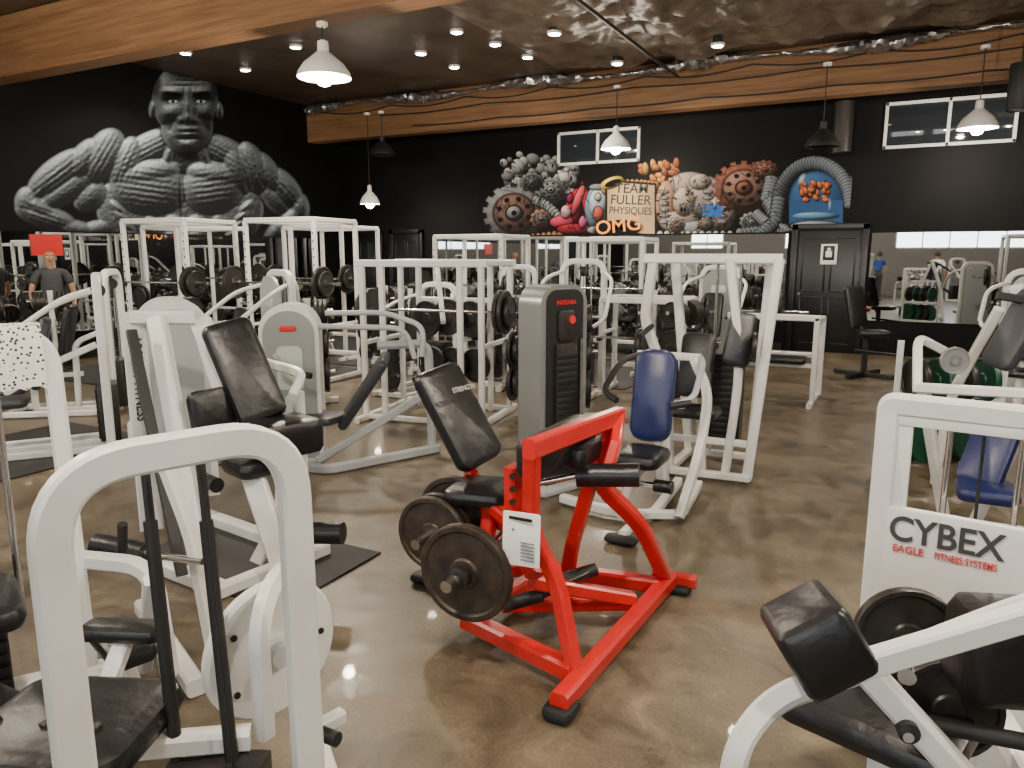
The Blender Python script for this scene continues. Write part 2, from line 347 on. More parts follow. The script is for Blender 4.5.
    D(171,94,13,3.2,10,.95,.5);D(203,94,12,3.2,-10,.95,.5);D(173,101,10,6,0,.8);D(201,101,10,6,0,.8)
    for x in(173,201):
        P(x,101.5,5.5,2,0,(.5,.53,.55),flat=True,soft=.4);P(x,101.5,2,2,0,(.01,.01,.01),flat=True,soft=.3);D(x,99.3,7,1.2,0,.9)
    D(188,131.6,12,1.3,0,.95);D(183,122,2.4,1.4,0,.9);D(193,122,2.4,1.4,0,.9);D(188,139,10,2,0,.6);D(171,125,2,10,25,.7);D(206,125,2,10,-25,.7)
    D(212,118,14,34,0,.5);D(188,157,27,8,0,.9);D(180,200,2.0,36,-2,.85)
    return s.sample(C,u,v)
grid_mural('muscleman_mural',lambda a,q:(np.full_like(a,LX+.008),6.3+6.9*a,2.04+2.8*q),500,290,man,None)
def mach(u,v):
    s=Sheet(480,850,140,245,3);u1,v1=s.U.ravel(),s.Vv.ravel();rn=random.Random(8)
    C=np.tile(np.array((.0025,.0025,.003)),(len(u1),1))
    def L(*a,**q):
        q.setdefault('ol',1.3);lump(C,u1,v1,*a,**q)
    K=(.004,.004,.005);gr=(.30,.31,.32);wt=(.62,.62,.6)
    def gear(cx,cy,rx,ry,n,c1,c2,rot=0):
        L(cx,cy,rx,ry,rot,c1,teeth=n,soft=.06);L(cx,cy,rx*.72,ry*.72,0,K,flat=True,soft=.1);L(cx,cy,rx*.66,ry*.66,0,c2,lo=.15,ol=0)
        for k in range(8):
            a=k*math.pi/4+.3;L(cx+rx*.48*math.cos(a),cy+ry*.48*math.sin(a),rx*.1,ry*.1,0,K,flat=True,soft=.3,ol=0)
        L(cx,cy,rx*.3,ry*.3,0,K,flat=True,soft=.1,ol=0);L(cx,cy,rx*.24,ry*.24,0,c1,ol=0);L(cx,cy,rx*.1,ry*.1,0,K,flat=True,soft=.2,ol=0)
    def pipe(pts,r,c,n=14,ring=True):
        for k in range(n):
            t=k/(n-1)*(len(pts)-1);i=min(int(t),len(pts)-2);f=t-i;x=pts[i][0]*(1-f)+pts[i+1][0]*f;y=pts[i][1]*(1-f)+pts[i+1][1]*f
            a=math.degrees(math.atan2(pts[i+1][1]-pts[i][1],pts[i+1][0]-pts[i][0]));L(x,y,r*.55,r,a,c,ol=.9)
    for i in range(90):
        x=503+rn.random()*72;y=153+rn.random()*40+abs(x-525)*.22;r=3+rn.random()*6;L(x,y,r,r*.8,rn.random()*90,wt if rn.random()>.65 else gr,ol=.7)
    for i in range(50): L(500+rn.random()*75,158+rn.random()*42,3.2,1.6,rn.random()*180,K,flat=True,ol=0,soft=.6)
    pipe([(495,236),(520,240),(560,235)],6,(.35,.16,.1),16)
    gear(514,213,32,30,15,(.30,.30,.31),(.22,.13,.10))
    gear(551,190,17,14,12,gr,(.25,.25,.26));gear(541,219,12,11,10,(.4,.2,.12),(.15,.15,.16));pipe([(535,200),(548,206),(560,218)],6,gr,10);gear(532,182,13,11,11,(.25,.25,.25),(.12,.12,.13))
    for a in [(572,212,9,27,15,(.5,.015,.03)),(587,205,5,30,-12,(.45,.02,.06)),(578,200,5,20,20,(.65,.1,.12)),(562,222,14,7,0,(.6,.06,.12)),(575,229,22,6,0,(.3,.02,.03)),(566,212,6,8,0,(.7,.4,.45)),(583,222,5,8,10,(.55,.1,.25)),(570,198,4,7,10,(.3,.02,.1))]: L(*a)
    L(598,208,14,25,0,(.18,.30,.35));L(598,204,10,17,0,(.42,.58,.62));L(598,214,6,9,0,(.5,.1,.08));L(598,197,4,5,0,(.7,.5,.4));L(598,187,12,4,0,gr);L(598,230,14,5,0,gr)
    for i in range(22): L(640+rn.random()*38,164+rn.random()*18,5+rn.random()*3,3.6,rn.random()*90,((.7,.22,.05),(.75,.4,.1),(.5,.15,.06))[i%3],ol=.8)
    pipe([(604,190),(620,184),(640,184),(656,186)],6,(.5,.28,.1),14)
    for dx,dy,c in ((26,27,(.02,.012,.008)),(23.5,24.5,(.62,.44,.24))):
        ins=(np.abs(u1-631)<dx)&(np.abs(v1-208-.08*(u1-631))<dy);C[:]=np.where(ins[:,None],np.array(c)*(.75+.25*np.cos((u1-625)/11)*np.cos((v1-200)/16))[:,None],C)
    L(612,183,13,6,-20,(.85,.62,.1),ol=0);L(613,183,9.5,3.4,-20,K,flat=True,ol=0)
    L(618,229,27,10,-4,K,flat=True,ol=0,soft=.15)
    for a in [(690,188,25,17,0,(.42,.35,.31)),(666,206,11,28,0,(.5,.28,.17)),(680,222,22,12,0,(.36,.28,.25)),(706,197,20,22,0,(.44,.36,.33)),(700,228,24,8,0,gr),(722,212,15,20,0,(.45,.38,.35)),(684,202,12,16,0,(.5,.4,.33)),(700,182,12,9,0,(.5,.42,.37))]: L(*a)
    for x in (664,708,722): 
        for y in range(192,226,6): L(x,y,6,2.6,0,(.3,.3,.31),ol=.6)
    for x in range(660,732,7): L(x,235,3.6,5,0,wt,ol=.8)
    for i in range(50): L(656+rn.random()*80,178+rn.random()*52,3.2,1.2,rn.random()*180,K,flat=True,ol=0,soft=.5)
    gear(676,226,10,9,10,gr,(.2,.12,.08));gear(706,224,9,8,10,(.35,.2,.12),(.2,.2,.2))
    ins=(np.abs(u1-712)<10)&(np.abs(v1-211)<6);C[:]=np.where(ins[:,None],np.array((.03,.13,.42)),C)
    gear(744,188,33,28,17,(.30,.11,.07),(.36,.20,.14));gear(765,170,15,11,12,(.25,.1,.07),(.3,.16,.1));gear(752,222,14,11,12,gr,(.15,.15,.16))
    pipe([(772,180),(768,200),(778,218),(765,233),(740,236)],9,(.22,.24,.27),26);pipe([(756,214),(770,226),(792,232)],7,(.3,.3,.32),16)
    arc=[(815+36*math.cos(math.pi*(1.02+.98*k/12)),205+42*math.sin(math.pi*(1.02+.98*k/12))) for k in range(13)]
    pipe(arc,8.5,(.17,.20,.23),40);pipe([(779,200),(775,222),(760,236)],8,(.17,.2,.23),12)
    L(816,200,28,30,0,(.04,.13,.30),lo=.35,ol=1);ins=((np.abs(u1-816)<27)&(v1>200)&(v1<224));C[:]=np.where(ins[:,None],np.array((.03,.09,.22)),C)
    L(816,226,31,6,0,(.35,.36,.4));L(816,216,25,4,0,(.2,.42,.65),ol=0);L(816,233,34,5,0,(.2,.2,.22))
    for i in range(40): L(802+rn.random()*28,183+rn.random()*17,5,3.0,rn.random()*90,(.8,.24,.10),ol=.8)
    L(802,180,4,8,25,(.7,.85,.95),soft=.9,ol=0);L(830,206,2,9,0,(.4,.6,.8),soft=.9,ol=0)
    for i in range(120):
        L(495+rn.random()*105,165+rn.random()*70,.9,3+rn.random()*5,rn.random()*180,K,flat=True,soft=.9,ol=0);L(660+rn.random()*120,165+rn.random()*70,.9,3+rn.random()*5,rn.random()*180,K,flat=True,soft=.9,ol=0)
    C*= .9
    return s.sample(C,u,v)
m2=grid_mural('graffiti_mural',lambda a,q:(-8.1+7.2*a,np.full_like(a,BY-.008),2.06+1.9*q),800,215,mach,None)
def wtx(body,sx,sz,size,m,rot=0,w=1,bold=.012,ls=1):
    a=math.radians(rot);return text(body,size,(sx,BY-.012,sz),(math.cos(a),0,math.sin(a)),(-math.sin(a),0,math.cos(a)),m,m2,name='mural_lettering',sx=w,bold=bold,ls=ls)
wtx('TEAM',-4.72,2.90,.25,LBK,-3,1.05);wtx('FULLER',-4.74,2.69,.25,LBK,-3,1.0);wtx('PHYSIQUES',-4.74,2.49,.19,LBK,-3,.9)
wtx('OMG',-4.98,2.21,.36,ORG,6,1.1);wtx('MEAL',-3.52,2.50,.24,LBK,0)
# ================================================================= MACHINES
Z=V((0,0,1))
# ---- red plate loaded machine
b=B()
b.tube([(-1.0,2.27,.07),(-.93,3.5,.07)],RED,.075,.075)
b.slab((-1.0,2.3,.03),(.12,.14,.05),RUB,r=.03);b.slab((-.93,3.5,.03),(.22,.09,.05),RUB,r=.03);b.tube([(-1.02,3.5,.07),(-.8,3.52,.07)],RED,.06)
b.tube([(-1.62,2.64,.08),(-1.02,2.47,.08)],RED,.075,.075)
b.tube([(-1.6,2.62,.08),(-1.52,3.3,.08),(-.95,3.38,.08)],RED,.07,.07,fil=.05)
b.tube([(-2.1,3.0,.05),(-1.52,3.3,.08)],RED,.06);b.slab((-2.1,3.0,.03),(.12,.09,.05),RUB,r=.02)
b.tube([(-1.2,2.42,.97),(-1.13,3.24,.95)],RED,.055,.08)
b.tube([(-1.2,2.45,.95),(-1.24,2.52,.6),(-1.13,2.54,.42),(-1.02,2.47,.08)],RED,.058,.062,fil=.1,up=(0,1,0))
b.tube([(-1.13,3.2,.94),(-1.16,3.0,.70),(-1.0,3.2,.45),(-.94,3.44,.1)],RED,.068,.068,fil=.12,up=(1,0,0))
b.tube([(-1.15,3.0,.78),(-1.26,2.98,.35),(-1.3,3.02,.1)],RED,.06,.06,fil=.1,up=(1,0,0))
b.tube([(-1.13,3.24,.95),(-1.08,3.05,.86),(-1.1,2.98,.72)],RED,.05,.06)
b.tube([(-1.52,2.8,.1),(-1.0,3.1,.1)],RED,.06);b.tube([(-1.3,2.66,.32),(-1.0,3.1,.12)],RED,.06)
b.tube([(-1.39,2.66,.82),(-1.39,2.66,.52),(-1.24,2.56,.4)],RED,.05,.09,fil=.05,up=(0,1,0))
for k in range(5): b.cyl((-1.375,2.628,.79-k*.055),(-1.368,2.606,.79-k*.055),.013,LBK,10)
b.tube([(-1.62,2.66,.1),(-1.62,2.86,.45),(-1.66,2.92,.55)],RED,.065,fil=.1);b.tube([(-1.39,2.68,.55),(-1.66,2.9,.54)],RED,.055)
b.tube([(-1.66,2.95,.5),(-1.86,3.08,.62),(-2.0,3.08,.95)],RED,.055,fil=.1)
b.slab((-1.27,2.86,.88),(.13,.62,.16),BLK,r=.04,e=.04)
b.slab((-1.2,3.0,.82),(.1,.3,.1),BLK,r=.04,e=.03)
b.cyl((-1.20,2.9,.74),(-.94,2.97,.76),.052,BLK);b.cyl((-1.38,2.8,.7),(-1.2,2.9,.74),.015,CHR)
b.pad((-1.89,3.03,.91),(-.26,-.02,.45),(.45,-.12,.26),.53,.30,.08,r=.05);b.slab((-1.70,2.93,.585),(.30,.32,.07),BLK,X=(1,.2,0),r=.05,e=.03)
b.cyl((-1.47,2.25,.43),(-1.5,2.85,.45),.025,CHR);b.plate((-1.47,2.40,.43),(0.05,-1,0),.205,RUST,.045);b.lathe((-1.47,2.36,.43),(.05,-1,0),[(.045,0),(.045,.03),(.03,.035),(.03,.06),(.022,.07)],IRON)
b.cyl((-1.86,2.6,.40),(-1.84,3.1,.44),.025,CHR);b.plate((-1.86,2.74,.405),(.05,-1,0),.18,RUST);b.plate((-1.86,2.80,.405),(.05,-1,0),.18,IRON);b.plate((-1.85,2.93,.43),(.05,-1,0),.205,RUST)
b.tube([(-1.5,2.86,.45),(-1.88,3.08,.42)],RED,.05);b.tube([(-1.5,2.86,.45),(-1.64,2.92,.52)],RED,.06)
b.cyl((-1.42,2.62,.2),(-1.28,2.72,.24),.03,RUB);b.cyl((-1.25,2.85,.26),(-1.12,2.95,.3),.03,RUB)
b.tube([(-1.28,2.72,.24),(-1.12,2.95,.3)],IRON,.03)
red=b.done('plate_loaded_leg_curl_machine')
c=V((-1.235,2.43,.605));b=B();b.slab(c,(.155,.215,.006),LBL,X=(1,.12,0),Z=(.1,-1,.05),r=.01,e=.002)
for k in range(6): b.box(c+V((.03,-.008,-.01-k*.014)),(.06,.002,.004),SHR)
b.box(c+V((-.04,-.004,.0)),(.02,.002,.08),LBK);b.box(c+V((-.04,-.004,-.05)),(.04,.002,.02),LBK);b.box(c+V((0,-.008,.085)),(.1,.002,.012),LBK)
o=b.done('instruction_placard');o.parent=red;o.location=o.location-red.location
wl=mat('pad_logo',(.4,.4,.4),.5)
text('STRENGTH',.035,(-1.83,2.99,1.06),(.1,.98,0),(-.45,0,.8),wl,red)
# ---- silver selectorised tower
b=B();W=V((.40,.916,0)).normalized();N=W.cross(Z);c=V((-2.2,4.82,0))
b.prism(archp(.44,1.48,.14),c,W,Z,.24,SIL);b.prism(archp(.34,1.41,.09),c+N*.125+Z*.04,W,Z,.02,RUB)
b.prism(archp(.40,1.42,.1),c-N*.125+Z*.02,W,Z,.02,RUB)
b.slab(c+N*.145+Z*.62,(.20,.9,.02),IRON,X=W,Z=N,r=.01,e=.004)
for k in range(18): b.slab(c+N*.155+Z*(.22+k*.045),(.19,.014,.035),RUB,X=W,r=.003,e=.002)
b.slab(c+N*.145+Z*1.20,(.16,.22,.02),IRON,X=W,Z=N,r=.03);b.cyl(c+N*.15+Z*1.24+W*.04,c+N*.165+Z*1.24+W*.04,.03,LRED)
b.slab(c+Z*.03,(.52,.42,.06),WH2,X=W,r=.02)
b.cyl(c+N*.15+W*.14+Z*.5,c+N*.15+W*.14+Z*1.1,.010,CHR)
t=b.done('selectorized_tower_machine');text('INSIGNIA',.045,c+N*.14+Z*1.36,W,Z,LRED,t)
# ---- blue seat chest press
b=B()
b.pad((-1.38,4.6,.79),(0,.12,.6),(.12,-1,.18),.60,.27,.09,BLUE,r=.09)
b.slab((-1.34,4.26,.47),(.30,.36,.09),BLK,r=.07,e=.04)
b.tube([(-1.36,4.7,1.0),(-1.37,4.72,.5),(-1.38,4.9,.05)],WH,.06,fil=.1)
b.tube([(-1.35,4.62,.40),(-1.36,4.2,.38),(-1.47,4.3,.05)],WH,.06,fil=.08)
b.tube([(-1.95,4.45,.05),(-1.6,4.36,.05),(-1.3,4.4,.05),(-1.35,5.2,.05)],WH,.06,fil=.1)
b.tube([(-1.14,4.45,.05),(-1.08,4.7,.45),(-1.08,4.85,.8),(-1.2,4.9,1.0)],WH,.055,fil=.25)
b.tube([(-1.5,4.35,.05),(-1.14,4.5,.05),(-1.2,5.2,.05)],WH,.055,fil=.1)
b.tube([(-1.18,5.0,1.0),(-1.10,4.75,1.0),(-1.08,4.45,.82),(-1.2,4.38,.78)],WH2,.04,rnd=True,fil=.12);b.cyl((-1.09,4.42,.80),(-1.2,4.36,.78),.022,RUB)
b.tube([(-1.6,5.0,1.0),(-1.66,4.75,.98),(-1.67,4.45,.82),(-1.55,4.38,.78)],RUB,.04,rnd=True,fil=.12)
b.tube([(-1.62,5.0,1.0),(-1.18,5.0,1.0)],WH,.05);b.tube([(-1.4,5.0,1.0),(-1.4,5.0,.05)],WH,.06)
b.cyl((-1.16,4.26,.3),(-1.55,4.26,.3),.018,CHR);b.cyl((-1.14,4.26,.3),(-1.25,4.26,.3),.04,BLK)
b.slab((-1.36,3.98,.03),(.2,.1,.04),RUB);b.tube([(-1.36,4.0,.05),(-1.36,4.4,.05)],WH,.05)
cp=b.done('chest_press_machine')
# ---- white cable/pulldown station
b=B();T=1.66
b.tube([(-1.73,5.42,T),(-.77,5.58,T)],WH,.06,.07);b.tube([(-1.66,5.95,T),(-.90,6.08,T)],WH,.06,.07)
b.tube([(-1.70,5.42,T),(-1.64,5.95,T)],WH,.06);b.tube([(-.80,5.56,T),(-.92,6.08,T)],WH,.06);b.tube([(-1.25,5.5,T),(-1.25,6.02,T)],WH,.06)
b.tube([(-.79,5.57,T),(-.92,5.53,.05)],WH,.07,.07);b.tube([(-1.66,5.44,T),(-1.74,5.5,1.2),(-1.54,5.5,.7),(-1.5,5.48,.05)],WH,.07,fil=.1)
b.tube([(-.92,6.08,T),(-1.0,6.12,.05)],WH,.07);b.tube([(-1.64,5.95,T),(-1.5,6.1,.05)],WH,.07)
b.tube([(-1.52,5.45,.05),(-.90,5.50,.05)],WH,.07,.05);b.tube([(-1.5,6.1,.05),(-1.0,6.12,.05)],WH,.07,.05);b.tube([(-.92,5.5,.05),(-1.0,6.12,.05)],WH,.07,.05);b.tube([(-1.5,5.45,.05),(-1.5,6.1,.05)],WH,.07,.05)
b.tube([(-1.5,5.5,.3),(-.92,5.54,.3)],WH,.05);b.tube([(-1.12,5.5,T),(-1.0,5.5,.9),(-1.08,5.52,.05)],WH,.06,fil=.3)
b.box((-1.22,6.0,.55),(.3,.14,.7),IRON)
for k in range(14): b.box((-1.22,5.925,.24+k*.05),(.28,.012,.038),RUB)
for dx in(-.09,.09): b.cyl((-1.22+dx,6.0,.1),(-1.22+dx,6.0,T),.012,CHR)
b.pad((-1.02,5.50,1.08),(.06,.1,.5),(.3,-1,.2),.40,.20,.07);b.slab((-1.28,5.35,.55),(.34,.30,.07),BLK,r=.05,e=.03);b.pad((-1.36,5.65,.85),(0,.15,.5),(.1,-1,.25),.5,.26,.07)
b.tube([(-1.25,5.4,.5),(-1.25,5.5,.05)],WH,.06);b.plate((-.9,5.40,1.05),(1,.2,0),.1,IRON,.03)
b.cyl((-1.68,5.2,1.1),(-1.68,5.5,1.15),.02,RUB);b.plate((-1.76,5.5,1.0),(1,0,0),.13,IRON)
b.done('lat_pulldown_machine')
# ---- generic white rack
def rack(name,x,y,yaw,w,d,h,plates=True,bar=True,frame=WH,holes=False):
    b=B(LM(x,y,yaw));p=.06
    for sx in(-1,1):
        for sy in(-1,1): b.tube([(sx*w/2,sy*d/2,0),(sx*w/2,sy*d/2,h)],frame,p)
        b.tube([(sx*w/2,-d/2-.15,.03),(sx*w/2,d/2+.1,.03)],frame,p);b.tube([(sx*w/2,-d/2,h),(sx*w/2,d/2,h)],frame,p)
        b.tube([(sx*w/2,-d/2,.75),(sx*w/2,d/2,.75)],frame,.04)
        if holes:
            for k in range(int(h/.1)-2): b.cyl((sx*w/2-.0,-d/2-.031,.15+k*.1),(sx*w/2,-d/2-.034,.15+k*.1),.012,LBK,8)
    for sy in(-1,1): b.tube([(-w/2,sy*d/2,h),(w/2,sy*d/2,h)],frame,p,.07)
    b.tube([(-w/2,d/2,.3),(w/2,d/2,.3)],frame,p)
    if bar:
        z=h*.62;b.cyl((-w/2-.42,-d/2-.08,z),(w/2+.42,-d/2-.08,z),.014,CHR)
        for sx in(-1,1):
            b.box((sx*w/2,-d/2-.06,z-.03),(.05,.12,.03),IRON);b.cyl((sx*(w/2+.08),-d/2-.08,z),(sx*(w/2+.42),-d/2-.08,z),.025,CHR)
            if plates:
                b.plate((sx*(w/2+.16),-d/2-.08,z),(1,0,0),.22,IRON);b.plate((sx*(w/2+.21),-d/2-.08,z),(1,0,0),.16,IRON)
    for sx in(-1,1):
        for k,z in enumerate((.35,.65,1.0)):
            b.cyl((sx*w/2,d/2,z),(sx*(w/2+.22),d/2,z),.022,CHR)
            if (k+int(x*7))%3: b.plate((sx*(w/2+.1),d/2,z),(1,0,0),.13+.03*k,IRON);b.plate((sx*(w/2+.15),d/2,z),(1,0,0),.12+.02*k,IRON)
    return b.done(name)
b=B(LM(-4.25,6.45,9))   # half rack (short smith style rack with hanging plates)
for sx in(-.64,-.42,.42,.64):
    for sy in(-.42,.42): b.tube([(sx,sy,0),(sx,sy,1.6)],WH,.055)
for sy in(-.42,.42): b.tube([(-.70,sy,1.6),(.70,sy,1.6)],WH,.06,.07);b.tube([(-.64,sy,.04),(.64,sy,.04)],WH,.05)
for sx in(-.64,.64): b.tube([(sx,-.62,.03),(sx,.6,.03)],WH,.06);b.tube([(sx,-.42,1.6),(sx,.42,1.6)],WH,.06);b.tube([(sx,-.42,.8),(sx,.42,.8)],WH,.045)
b.cyl((-.95,-.1,1.12),(.95,-.1,1.12),.014,CHR)
for s_ in(-1,1):
    for k,rr_ in enumerate((.22,.22,.16)): b.plate((s_*(.72+k*.05),-.1,1.12),(1,0,0),rr_,IRON)
    for z in(.35,.7): b.cyl((s_*.64,.3,z),(s_*.86,.3,z),.022,CHR);b.plate((s_*.72,.3,z),(1,0,0),.2,IRON);b.plate((s_*.77,.3,z),(1,0,0),.15,IRON)
for x in(-.3,-.05,.22): b.plate((x,.36,1.02-.1*abs(x)),(.3,1,0),.2,IRON);b.plate((x+.05,.36,.5),(.3,1,0),.19,IRON)
b.tube([(-.42,.42,1.2),(.42,.42,1.2)],WH,.05);b.tube([(-.2,.42,1.6),(.1,-.1,1.0)],WH,.05)
b.slab((0,-.1,.44),(.28,.6,.08),BLK,r=.05,e=.03);b.tube([(0,-.1,.40),(0,-.1,.03)],WH,.06)
b.done('half_rack')
rack('power_rack',-7.25,7.7,5,1.1,.9,2.12,holes=True)
rack('power_rack',-8.9,7.1,5,1.1,.9,2.12,holes=True)
rack('squat_rack',-8.4,9.6,0,1.2,.9,2.1);rack('squat_rack',-6.0,10.4,0,1.2,.9,1.95,holes=True);rack('power_rack',-10.4,8.6,90,1.3,.9,2.1)
rack('squat_rack',-4.0,10.9,0,1.2,.7,1.9);rack('bench_press_rack',-2.7,8.7,4,1.0,.6,1.15)
rack('power_rack',2.2,11.2,0,1.2,.9,2.0);rack('power_rack',3.8,4.5,90,1.2,.9,2.0)
# ---- bench
def bench(name,x,y,yaw,inc=0,m=BLK,fr=WH):
    b=B(LM(x,y,yaw));a=math.radians(inc);L=V((0,math.cos(a),math.sin(a)));N=V((0,-math.sin(a),math.cos(a)))
    b.slab((0,-.35,.44),(.28,.32,.07),m,r=.05,e=.03);b.pad(V((0,-.17,.45))+L*.38,L,N,.76,.28,.07,m)
    b.tube([(0,-.5,.38),(0,.5,.36)],fr,.06);b.tube([(0,-.45,.38),(0,-.55,.04)],fr,.06);b.tube([(0,.4,.36),(0,.55,.04)],fr,.06)
    b.tube([(-.2,-.55,.04),(.2,-.55,.04)],fr,.06);b.tube([(-.28,.55,.04),(.28,.55,.04)],fr,.06)
    if inc: b.tube([(0,.35,.36),tuple(V((0,-.17,.43))+L*.55)],fr,.05)
    return b.done(name)
bench('weight_bench',-7.2,7.2,5,0);bench('weight_bench',-8.8,6.4,5,30)
bench('weight_bench',-8.4,9.0,0);bench('weight_bench',-6.0,9.8,0,30);bench('weight_bench',2.2,10.4,0)
# ---- generic selectorised machine
def selector(name,x,y,yaw,h=1.45,m=BLK,fr=WH,shroud=None,arms=True,rec=12,seat=.46):
    b=B(LM(x,y,yaw))
    b.tube([(-.26,.55,.03),(-.26,.55,h),(.26,.55,h),(.26,.55,.03)],fr,.07,.07,fil=.16,up=(0,1,0))
    b.box((0,.55,.32),(.30,.16,.5),IRON)
    for k in range(10): b.box((0,.463,.11+k*.045),(.28,.012,.034),RUB)
    for dx in(-.1,.1): b.cyl((dx,.55,.05),(dx,.55,h-.04),.013,CHR)
    b.cyl((0,.55,.5),(0,.55,h-.1),.005,RUB);b.cyl((-.03,.55,h-.12),(.03,.55,h-.12),.06,RUB)
    if shroud:
        b.prism(archp(.44,h-.05,.2),(0,.64,.02),(1,0,0),(0,0,1),.03,shroud);b.prism(archp(.44,h-.05,.2),(0,.44,.02),(1,0,0),(0,0,1),.03,shroud)
        b.slab((0,.42,h-.3),(.2,.1,.01),MINT,Z=(0,-1,0),X=(1,0,0),r=.02,e=.003)
    b.tube([(-.26,.55,.04),(-.22,-.55,.04)],fr,.06);b.tube([(.26,.55,.04),(.22,-.55,.04)],fr,.06);b.tube([(-.22,-.5,.04),(.22,-.5,.04)],fr,.06);b.tube([(0,.55,.04),(0,-.3,.04),(0,-.3,seat)],fr,.06,fil=.05)
    b.slab((0,-.22,seat),(.32,.36,.08),m,r=.06,e=.035)
    a=math.radians(rec);b.pad((0,.02+.3*math.sin(a),seat+.40),(0,math.sin(a),math.cos(a)),(0,-math.cos(a),math.sin(a)),.62,.28,.08,m,r=.06)
    b.tube([(0,.12,.04),(0,.14,seat+.3),(0,.5,seat+.45)],fr,.055,fil=.1)
    if arms:
        for sx in(-1,1):
            b.tube([(sx*.24,.5,h-.12),(sx*.42,.25,h-.2),(sx*.42,-.22,seat+.5),(sx*.3,-.3,seat+.42)],fr,.045,rnd=True,fil=.14)
            b.cyl((sx*.42,-.2,seat+.51),(sx*.27,-.32,seat+.40),.022,RUB)
    else:
        b.tube([(.2,-.2,seat-.03),(.2,-.5,.25)],fr,.045);b.cyl((-.22,-.52,.22),(.24,-.52,.22),.05,m);b.cyl((-.22,-.42,seat+.1),(.24,-.42,seat+.1),.05,m)
    return b.done(name)
selector('shoulder_press_machine',-6.5,3.6,-35,1.5,GRYV,WH);selector('leg_curl_machine',-7.9,4.7,-50,1.5,arms=False)
selector('row_machine',-5.9,5.2,-20,1.5,BLK,shroud=WH2);selector('pec_fly_machine',-3.4,8.0,10,1.6);selector('leg_curl_machine',-5.0,9.2,0,1.5,arms=False)
selector('shoulder_press_machine',-9.4,4.0,-60,1.6);selector('row_machine',-2.3,10.2,0,1.5,BLK,shroud=SHR)
selector('pec_fly_machine',2.9,7.6,-40,1.7);selector('row_machine',1.2,9.5,-10,1.5,shroud=WH2);selector('leg_curl_machine',-1.5,-2.6,180,1.5,arms=False);selector('shoulder_press_machine',1.9,-2.7,150,1.5);selector('pec_fly_machine',-5,-1.5,160,1.6);selector('row_machine',-5.3,7.5,0,1.3)
# ---- grey pad machine with oval shroud
b=B();W=V((.80,.6,0)).normalized();N=W.cross(Z);c=V((-4.4,4.5,0))
b.prism(archp(.46,1.30,.22,12),c,W,Z,.34,WH);b.prism(archp(.40,1.2,.195,12),c+N*.175+Z*.05,W,Z,.02,SHR);b.prism(archp(.2,.35,.05),c+N*.19+Z*.62,W,Z,.01,MINT);b.prism(archp(.1,.42,.04),c+N*.19+Z*.16,W,Z,.01,MINT)
b.slab(c+N*.19+Z*1.11,(.13,.045,.01),LRED,X=W,Z=N,r=.02,e=.003)
b.pad((-3.80,4.66,.60),(.42,.05,.62),(-.55,-.45,.45),.72,.28,.08,GRYV)
b.slab((-4.08,4.5,.38),(.3,.3,.07),GRYV,r=.05,e=.03)
b.tube([c+V((.15,0,1.12)),c+V((.5,.1,1.12)),(-3.55,4.9,1.1),(-3.5,4.95,.85)],WH2,.045,rnd=True,fil=.12)
b.tube([c+V((.1,.3,1.2)),(-3.9,5.1,1.2),(-3.5,5.1,1.1),(-3.5,5.05,.85)],WH2,.045,rnd=True,fil=.12)
b.tube([c+V((.0,-.2,.9)),(-4.15,4.15,.82),(-3.95,4.2,.78)],WH2,.04,rnd=True,fil=.06);b.cyl((-4.1,4.17,.8),(-3.93,4.2,.78),.024,RUB)
b.tube([(-4.4,4.2,.04),(-3.85,4.25,.04),(-3.45,5.2,.04)],WH2,.07,fil=.1);b.tube([(-3.48,5.15,.04),(-3.5,5.15,.95),(-3.8,4.85,.95)],WH2,.06,fil=.1);b.tube([(-4.1,4.4,.04),(-3.55,5.1,.5)],WH2,.06)
b.done('incline_press_machine')
# ---- white abdominal machine with black pads
b=B();W=V((.55,.83,0)).normalized();N=W.cross(Z);c=V((-4.45,3.42,0))
b.prism(archp(.44,1.40,.2,12),c,W,Z,.30,WH);b.prism(archp(.34,1.3,.16,12),c+N*.156+Z*.03,W,Z,.01,WH2)
PN=V((.83,-.55,0)).normalized()
b.tube([(-3.76,2.80,1.33),(-2.98,2.36,.05)],WH,.10,.07,up=(.4,-1,.4));b.tube([(-3.62,2.98,1.31),(-2.80,2.72,.05)],WH,.12,.06,up=(.4,-1,.4))
b.tube([(-3.74,2.62,1.28),(-3.06,2.30,.12)],RUB,.055,.03)
pc=V((-3.97,2.80,0));b.tube([pc+Z*.03,pc+Z*1.36],WH,.13,.05,up=tuple(PN));b.tube([pc+Z*1.33,(-3.62,2.96,1.33)],WH,.08,.08)
b.pad((-3.23,2.93,1.05),(-.28,0,.52),(.6,-.35,.28),.60,.28,.10);b.pad((-3.33,2.99,1.03),(-.28,0,.52),(.6,-.35,.28),.5,.1,.05,WH)
b.slab((-2.98,2.95,.70),(.30,.36,.20),BLK,X=(1,-.3,0),r=.05,e=.04);b.slab((-3.12,2.88,.54),(.30,.32,.1),BLK,X=(1,-.3,0),r=.05,e=.04);b.pad((-3.3,2.75,.82),(-.1,0,.5),(.7,-.3,.1),.3,.24,.08)
b.tube([(-3.0,2.95,.62),(-2.92,2.85,.3),(-2.98,2.7,.05)],WH,.07,fil=.1);b.cyl((-2.62,2.66,.3),(-2.40,2.74,.31),.055,BLK);b.tube([(-2.95,2.88,.35),(-2.6,2.67,.3)],WH,.05)
b.tube([(-3.95,2.5,.04),(-2.9,2.4,.04)],WH,.08);b.tube([(-3.9,3.1,.04),(-2.8,2.95,.04)],WH,.08);b.tube([(-2.9,2.35,.04),(-2.8,3.05,.04)],WH,.07);b.tube([(-4.2,3.2,.04),(-3.4,2.7,.04)],WH,.08)
